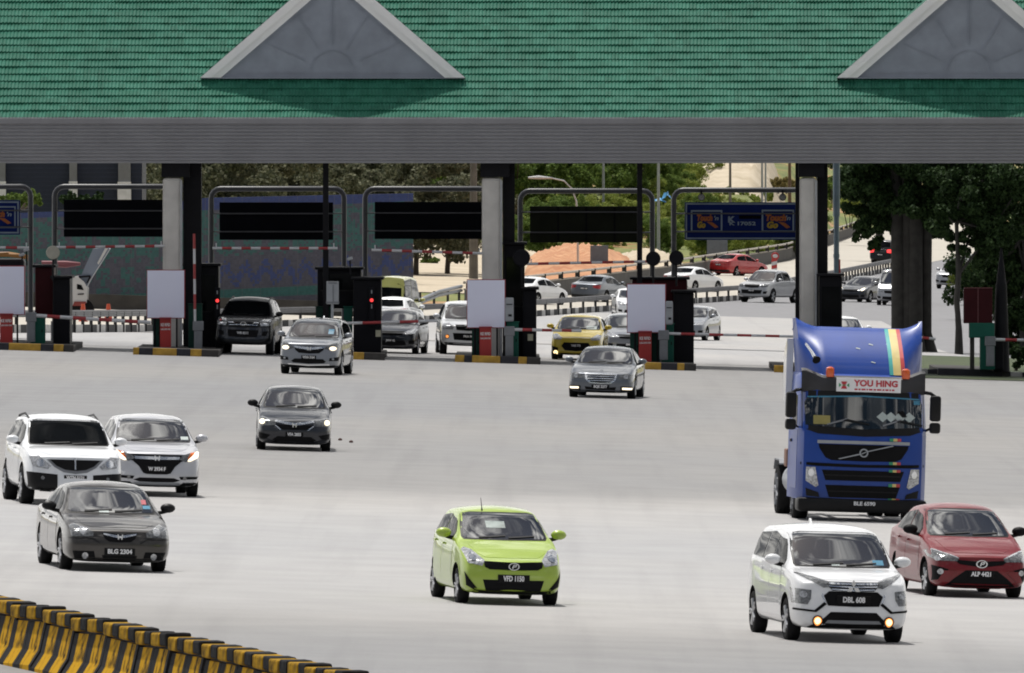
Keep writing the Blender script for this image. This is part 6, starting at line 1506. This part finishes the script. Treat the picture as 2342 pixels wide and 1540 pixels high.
# ------------------------------------------------------------------ the blue truck
def truck():
    g = hit(1953, 1190); yaw = R(4.6); W_ = 2.5; ya = 1.38
    org = g-Vector((-math.sin(yaw)*ya, math.cos(yaw)*ya, 0)); org.z = gz(org.x, org.y)
    t = thing('articulated_truck', 'blue truck tractor with a rainbow stripe and a white banner over its windscreen', 'truck', org, (0, .03, yaw))
    B = PT['blue']; hw = W_/2
    # cab: upright box rounded at its corners, built as stacked outline rings
    def ring(z, w_, y0, y1, c):
        return [(-w_, y1, z), (-w_, y0+c, z), (-w_+c*.32, y0+c*.32, z), (-w_+c, y0, z), (-w_*.4, y0-.05, z), (0, y0-.065, z), (w_*.4, y0-.05, z), (w_-c, y0, z), (w_-c*.32, y0+c*.32, z), (w_, y0+c, z), (w_, y1, z)]
    lv = [(.42, hw, .05, 2.2, .3), (.45, hw, .02, 2.2, .3), (1.08, hw, 0, 2.2, .3), (1.7, hw, .03, 2.2, .3), (1.82, hw-.005, .05, 2.2, .3), (2.45, hw-.03, .24, 2.2, .3), (2.62, hw-.04, .30, 2.2, .3), (2.80, hw-.05, .40, 2.2, .3), (2.86, hw-.06, .52, 2.2, .3)]
    m = MB(); prev = None; n = 11
    for L_ in lv:
        r = [m.bm.verts.new(p) for p in ring(*L_)]
        if prev:
            for i in range(n-1): m.bm.faces.new((prev[i], prev[i+1], r[i+1], r[i]))
            m.bm.faces.new((prev[n-1], prev[0], r[0], r[n-1]))
        else: m.bm.faces.new(r[::-1])
        prev = r
    m.bm.faces.new(prev); cab = m.build('cab', B, t, smooth=True, ang=32)
    class SH: pass
    bb = bmesh.new(); bb.from_mesh(cab.data); sh = Shell.__new__(Shell); sh.bvh = BVHTree.FromBMesh(bb); bb.free(); sh.P = dict(L=2.2, W=W_, H=3)
    F = lambda nm, m_, poly, par=t, off=.008, **k: sh.patch('F', poly, nm, m_, par, off, k.get('cell', .12), k.get('depth', .03))
    ws = F('windscreen', mat('truck_windscreen', (.010, .016, .02), .02, 0, .4, 1.4, spec=.5, ior=1.85), full([(0, 2.44), (1.10, 2.40), (1.14, 2.3), (1.13, 1.86), (0, 1.80)]), off=.012)
    F('windscreen_band', STKB, full([(0, 2.455), (1.09, 2.415), (1.09, 2.39), (0, 2.43)]), ws, .016)
    F('windscreen_surround', M_TRIM, full([(0, 2.55), (1.19, 2.52), (1.19, 1.80), (.9, 1.70), (0, 1.66)]), off=.006)
    for sx, ln in ((-.66, .34), (.42, .3)):
        F('wiper', M_GREYP, [(sx-.06, 1.86), (sx+ln, 1.98), (sx+ln, 2.01), (sx-.06, 1.89)], ws, .03, depth=.015); F('wiper', M_TRIM, [(sx+ln-.1, 1.965), (sx+ln+.42, 1.88), (sx+ln+.42, 1.905), (sx+ln, 1.99)], ws, .034, depth=.015)
    for cx_ in (.36, .52, .70, .88):
        F('sticker', STK, [(cx_-.12, 2.05), (cx_, 1.95), (cx_+.12, 2.05), (cx_, 2.15)], ws, .018, depth=.005)
    F('sticker', STKY, [(-.98, 1.88), (-.66, 1.88), (-.66, 2.05), (-.98, 2.05)], ws, .018, depth=.005); F('sticker', M_BLACK, [(.64, 2.16), (.76, 2.18), (.84, 2.06), (.74, 2.05)], ws, .022, depth=.005)
    F('sticker', STKB, [(.97, 2.3), (1.1, 2.3), (1.1, 2.38), (.97, 2.38)], ws, .018, depth=.005)
    # grille with its diagonal badge
    gr = F('grille', M_BLACK, full([(0, 1.50), (.88, 1.50), (.86, 1.42), (.74, 1.24), (.62, 1.19), (0, 1.18)]), off=.01)
    F('grille_strip', M_LGREY, full([(0, 1.575), (.9, 1.575), (.9, 1.515), (0, 1.515)]), off=.014)
    y = sh.ray('F', 0, 1.34)[0].y-.03; m = MB()
    for i in range(20):
        a, b = i*.31416, (i+1)*.31416; f = lambda q, k: (math.cos(q)*k, 1.345+math.sin(q)*k)
        m.prism([f(a, .085), f(b, .085), f(b, .06), f(a, .06)], lambda u, v, q: (u, y+q, v), -.02, .02)
    m.prism([(-.5, 1.225), (-.47, 1.215), (-.07, 1.31), (-.07, 1.335)], lambda u, v, q: (u, y+q, v), -.01, .03); m.prism([(.07, 1.365), (.07, 1.385), (.56, 1.505), (.58, 1.49)], lambda u, v, q: (u, y+q, v), -.01, .03); m.prism([(-.045, 1.335), (.045, 1.375), (.045, 1.355), (-.045, 1.315)], lambda u, v, q: (u, y+q, v), -.01, .02)
    m.build('emblem', M_LGREY, gr)
    F('panel_gap', M_BLACK, full([(0, 1.115), (1.2, 1.14), (1.2, 1.09), (.9, 1.07), (0, 1.06)]), off=.01)
    for z0, z1, xa, xb in ((1.0, .80, .80, .73), (.71, .47, .73, .65)):
        g_ = F('lower_grille', M_BLACK, full([(0, z0), (xa, z0), (xb, z1), (0, z1)]), off=.012); F('grille_bar', M_TRIM, full([(0, (z0+z1)/2+.012), (xa-.06, (z0+z1)/2+.012), (xa-.07, (z0+z1)/2-.012), (0, (z0+z1)/2-.012)]), g_, .02)
    for sg in (-1, 1):
        o = lambda P_: P_ if sg > 0 else mir(P_)
        hl = F('headlight', M_LAMP, o([(1.10, 1.05), (.93, 1.05), (.86, .70), (.91, .66), (1.10, .78)]), off=.014); F('lamp', M_CHROME, disc((sg*1.0, .94), .055, 12, .075), hl, .022)
        F('fog_surround', M_TRIM, o([(1.10, .64), (.86, .56), (.83, .47), (1.08, .49)]), off=.012)
    # rainbow stripe pieces painted across the face
    RB = [mat('stripe_green', (.03, .28, .14), .4), mat('stripe_cream', (.65, .52, .2), .4), mat('stripe_red', (.5, .06, .06), .4), mat('stripe_teal', (.05, .38, .36), .4)]
    for z0, z1 in ((1.64, 1.585), (1.18, 1.13), (1.035, .985), (.76, .70), (.475, .43)):
        for i, c in enumerate((RB[0], RB[1], RB[2])): F('stripe', c, [(.50+.075*i, z0), (.575+.075*i, z0), (.575+.075*i, z1), (.50+.075*i, z1)], cab, .02, depth=.012)
    # visor and banner
    m = MB(); vp = []
    for z, off in ((2.83, .02), (2.78, -.10), (2.56, -.16), (2.50, -.12), (2.50, .1)):
        vp.append([m.bm.verts.new((x, .34+off+.12*abs(x/hw)**3*1.6, z+(.13 if abs(x) > 1. and z > 2.7 else 0))) for x in (-1.21, -1.12, -.8, -.4, 0, .4, .8, 1.12, 1.21)])
    for a, b in zip(vp, vp[1:]):
        for i in range(8): m.bm.faces.new((a[i], a[i+1], b[i+1], b[i]))
    vis = m.build('sun_visor', mat('visor_grey', (.035, .035, .04), .5, 0, .2, 3, spec=.3), t, smooth=True, ang=50)
    m = MB(); m.box((.08, .165, 2.66), (1.26, .02, .27), bev=.004); ban = m.build('banner', M_WHT, vis)
    red = mat('banner_red', (.5, .03, .05), .5)
    text_mesh('YOU HING', .165, 'lettering', red, ban, (.225, .15, 2.69), FACE, .86, bold=.006)
    m = MB(); x = -.2
    for w_ in (.07, .05, .09, .04, .08, .06, .1, .05, .07, .04, .06): m.box((x+w_/2, .153, 2.575), (w_-.012, .006, .03)); x += w_+.008
    m.build('small_print', red, ban)
    gn = mat('banner_green', (.02, .3, .12), .5); m = MB()
    m.prism([(-.46, 2.72), (-.34, 2.72), (-.37, 2.66), (-.43, 2.66)], lambda u, v, q: (u, q, v), .148, .155); m.prism([(-.43, 2.64), (-.37, 2.64), (-.34, 2.58), (-.46, 2.58)], lambda u, v, q: (u, q, v), .148, .155); m.build('logo_red', red, ban)
    m = MB(); m.prism([(-.50, 2.69), (-.45, 2.65), (-.50, 2.61)], lambda u, v, q: (u, q, v), .147, .154); m.prism([(-.30, 2.69), (-.35, 2.65), (-.30, 2.61)], lambda u, v, q: (u, q, v), .147, .154); m.prism([(-.43, 2.68), (-.37, 2.68), (-.37, 2.62), (-.43, 2.62)], lambda u, v, q: (u, q, v), .15, .156); m.build('logo_green', gn, ban)
    # roof deflector with upswept corners
    m = MB(); NX, NZ = 25, 12; gridv = []
    for j in range(NZ+1):
        f = j/NZ; row = []
        for i in range(NX+1):
            u = i/NX*2-1; au = abs(u); e = max(0, (au-.68)/.32)
            wbot, wtop = 1.16, 1.24; x = u*(wbot+(wtop-wbot)*f)
            yc = .46+1.05*f-.16*math.sin(math.pi*f)          # the panel leans back
            yy = yc+e**1.3*(1.05-.95*f)*.62                  # wings fold back low down, flush near the top
            zz = 2.84+.92*f+(.16*e**1.5)*f
            row.append(m.bm.verts.new((x, yy, zz)))
        gridv.append(row)
    for j in range(NZ):
        for i in range(NX): m.bm.faces.new((gridv[j][i], gridv[j][i+1], gridv[j+1][i+1], gridv[j+1][i]))
    back = [[m.bm.verts.new((r[i].co.x, 2.2, r[i].co.z-.02)) for r in gridv] for i in (0, NX)]
    for s_, i in ((0, 0), (1, NX)):
        for j in range(NZ): m.bm.faces.new((gridv[j][i], gridv[j+1][i], back[s_][j+1], back[s_][j]))
    tb = [m.bm.verts.new((v.co.x, 2.2, v.co.z-.25)) for v in gridv[NZ]]
    for i in range(NX): m.bm.faces.new((gridv[NZ][i], gridv[NZ][i+1], tb[i+1], tb[i]))
    dfl = m.build('roof_deflector', B, t, smooth=True, ang=60)
    bb = bmesh.new(); bb.from_mesh(dfl.data); sh2 = Shell.__new__(Shell); sh2.bvh = BVHTree.FromBMesh(bb); bb.free(); sh2.P = dict(L=2.2, W=W_, H=3.8)
    for i, c in enumerate((RB[3], RB[1], RB[1], RB[2])):
        a = .49+.075*i; sh2.patch('F', [(a+.03, 2.86), (a+.105, 2.86), (a+.075, 3.74), (a, 3.74)], 'stripe', c, dfl, .012, .12, .02)
    for a, z in ((-.12, 3.36), (.14, 3.44), (.16, 3.10)): sh2.patch('F', [(a, z), (a+.09, z-.02), (a+.09, z-.005), (a+.02, z+.015)], 'scuff', STK, dfl, .008, .1, .01)
    for sg in (-.66, .82):
        m = MB(); m.lathe([(2.80, .075), (2.86, .085), (2.97, .08), (3.0, .03)], 'z', 14, (sg, .34, 0)); m.build('beacon', mat('beacon_amber', (.5, .075, .012), .2, 0, .1, 3, 0, .6, (1, .15, .02), .06), t, smooth=True)
    m = MB(); m.tube([(-1.10, .8, 3.42), (-1.02, .5, 3.28), (-.97, .3, 3.17)], [.025, .03, .04], 10); hn = m.build('air_horn', M_CHROME, t, smooth=True); m = MB(); m.cyl((-.97, .3, 3.17), (-.945, .22, 3.12), .04, .085, 14); m.build('horn_bell', M_BLACK, hn, smooth=True)
    # bumper, mirrors, wheels, chassis
    m = MB(); m.box((0, .22, .32), (W_+.02, .6, .27), bev=.06); bmp = m.build('bumper', M_TRIM, t, smooth=True)
    text_mesh('BLE 6590', .1, 'lettering', M_WHT, bmp, (.04, -.1, .36), FACE, .42, bold=.004)
    for sg in (-1, 1):
        m = MB(); x = sg*(hw+.16); m.box((x, .28, 2.24), (.21, .2, .5), bev=.05); mr = m.build('wing_mirror', M_TRIM, t, smooth=True)
        m = MB(); m.box((x+sg*.0, .28, 1.86), (.21, .2, .21), bev=.05); m.build('wide_mirror', M_TRIM, mr, smooth=True)
        m = MB(); m.tube([(sg*(hw-.1), .45, 2.55), (sg*(hw+.06), .3, 2.53), (x, .3, 2.46)], .035, 8); m.tube([(sg*(hw-.05), .4, 1.78), (sg*(hw+.06), .32, 1.84), (x, .3, 1.86)], .025, 8); m.build('mirror_arm', M_TRIM, mr, smooth=True)
        sd_ = 'S' if sg > 0 else 'N'
        sh.patch(sd_, [(.62, 1.82), (1.6, 1.82), (1.6, 2.42), (.86, 2.42)], 'side_window', M_GLASS, t, .008, .2); dr = sh.patch(sd_, [(.45, .62), (1.7, .62), (1.7, 1.76), (.45, 1.76)], 'door', B, t, .008, .3); sh.patch(sd_, [(1.45, 1.5), (1.62, 1.5), (1.62, 1.56), (1.45, 1.56)], 'handle', M_TRIM, dr, .03, .2)
        m = MB(); m.prism([(2.2, 2.2), (2.6, 2.3), (2.75, 2.7), (2.75, 3.2), (2.2, 3.5)], lambda u, v, q: (sg*hw+sg*q, u, v), -.05, .08); m.build('side_fairing', PT['pearl'], t)
        for yy, nw in ((ya, 1), (4.55, 2)):
            for k in range(nw): wheel(t, sg*(hw-.17-k*.33), yy, .5, .3, M_GREYP)
        m = MB(); m.cyl((sg*(hw-.35), 2.5, .72), (sg*(hw-.35), 3.7, .72), .3, n=20); m.build('fuel_tank', M_LGREY, t, smooth=True)
        m = MB(); m.prism([(4.0, 1.02), (4.1, 1.1), (5.0, 1.1), (5.15, .9), (5.12, .88), (4.98, 1.07), (4.12, 1.07), (4.02, .99)], lambda u, v, q: (sg*(hw-.35)+q, u, v), -.33, .33); m.build('mudguard', M_GREYP, t)
    m = MB(); m.box((.42, 3.4, .8), (.12, 4.4, .26)); m.box((-.42, 3.4, .8), (.12, 4.4, .26)); m.box((0, 4.5, 1.02), (1.0, .9, .1), bev=.03); m.box((0, 2.6, .8), (.9, .12, .24)); m.box((0, 5.5, .75), (2.2, .1, .2)); m.build('chassis', M_BLACK, t)
    m = MB(); m.cyl((-1.0, 2.45, .6), (-1.0, 2.45, 2.1), .1, n=14); m.box((-.9, 2.7, 1.3), (.5, .3, .9), bev=.03); m.build('exhaust_stack', M_GREYP, t)
    m = MB(); m.box((-1.1, 3.2, 1.15), (.2, .5, .35), bev=.02); m.build('tool_box', mat('rust_box', (.2, .1, .07), .7, 0, .3, 4), t)
    m = MB(); m.cyl((-1.05, ya, .5), (1.05, ya, .5), .08); m.cyl((-1.05, 4.55, .5), (1.05, 4.55, .5), .12); m.box((0, 1.4, .75), (1.6, 2.4, .5)); m.build('axle', M_BLACK, t)
truck()
# small litter on the pavement by the charcoal saloon
for px, py, lb in ((778, 1009, 'tiny dark scrap of litter on the pavement right of the charcoal saloon, nearer it'), (803, 1014, 'second tiny dark scrap of litter right of the charcoal saloon, farther from it')):
    p = hit(px, py); m = MB(); m.sph((0, 0, .03), (.05, .03, .04), 8, 6); tag(m.build('litter', mat('litter_brown', (.12, .07, .06), .8), None, p), lb, 'litter')
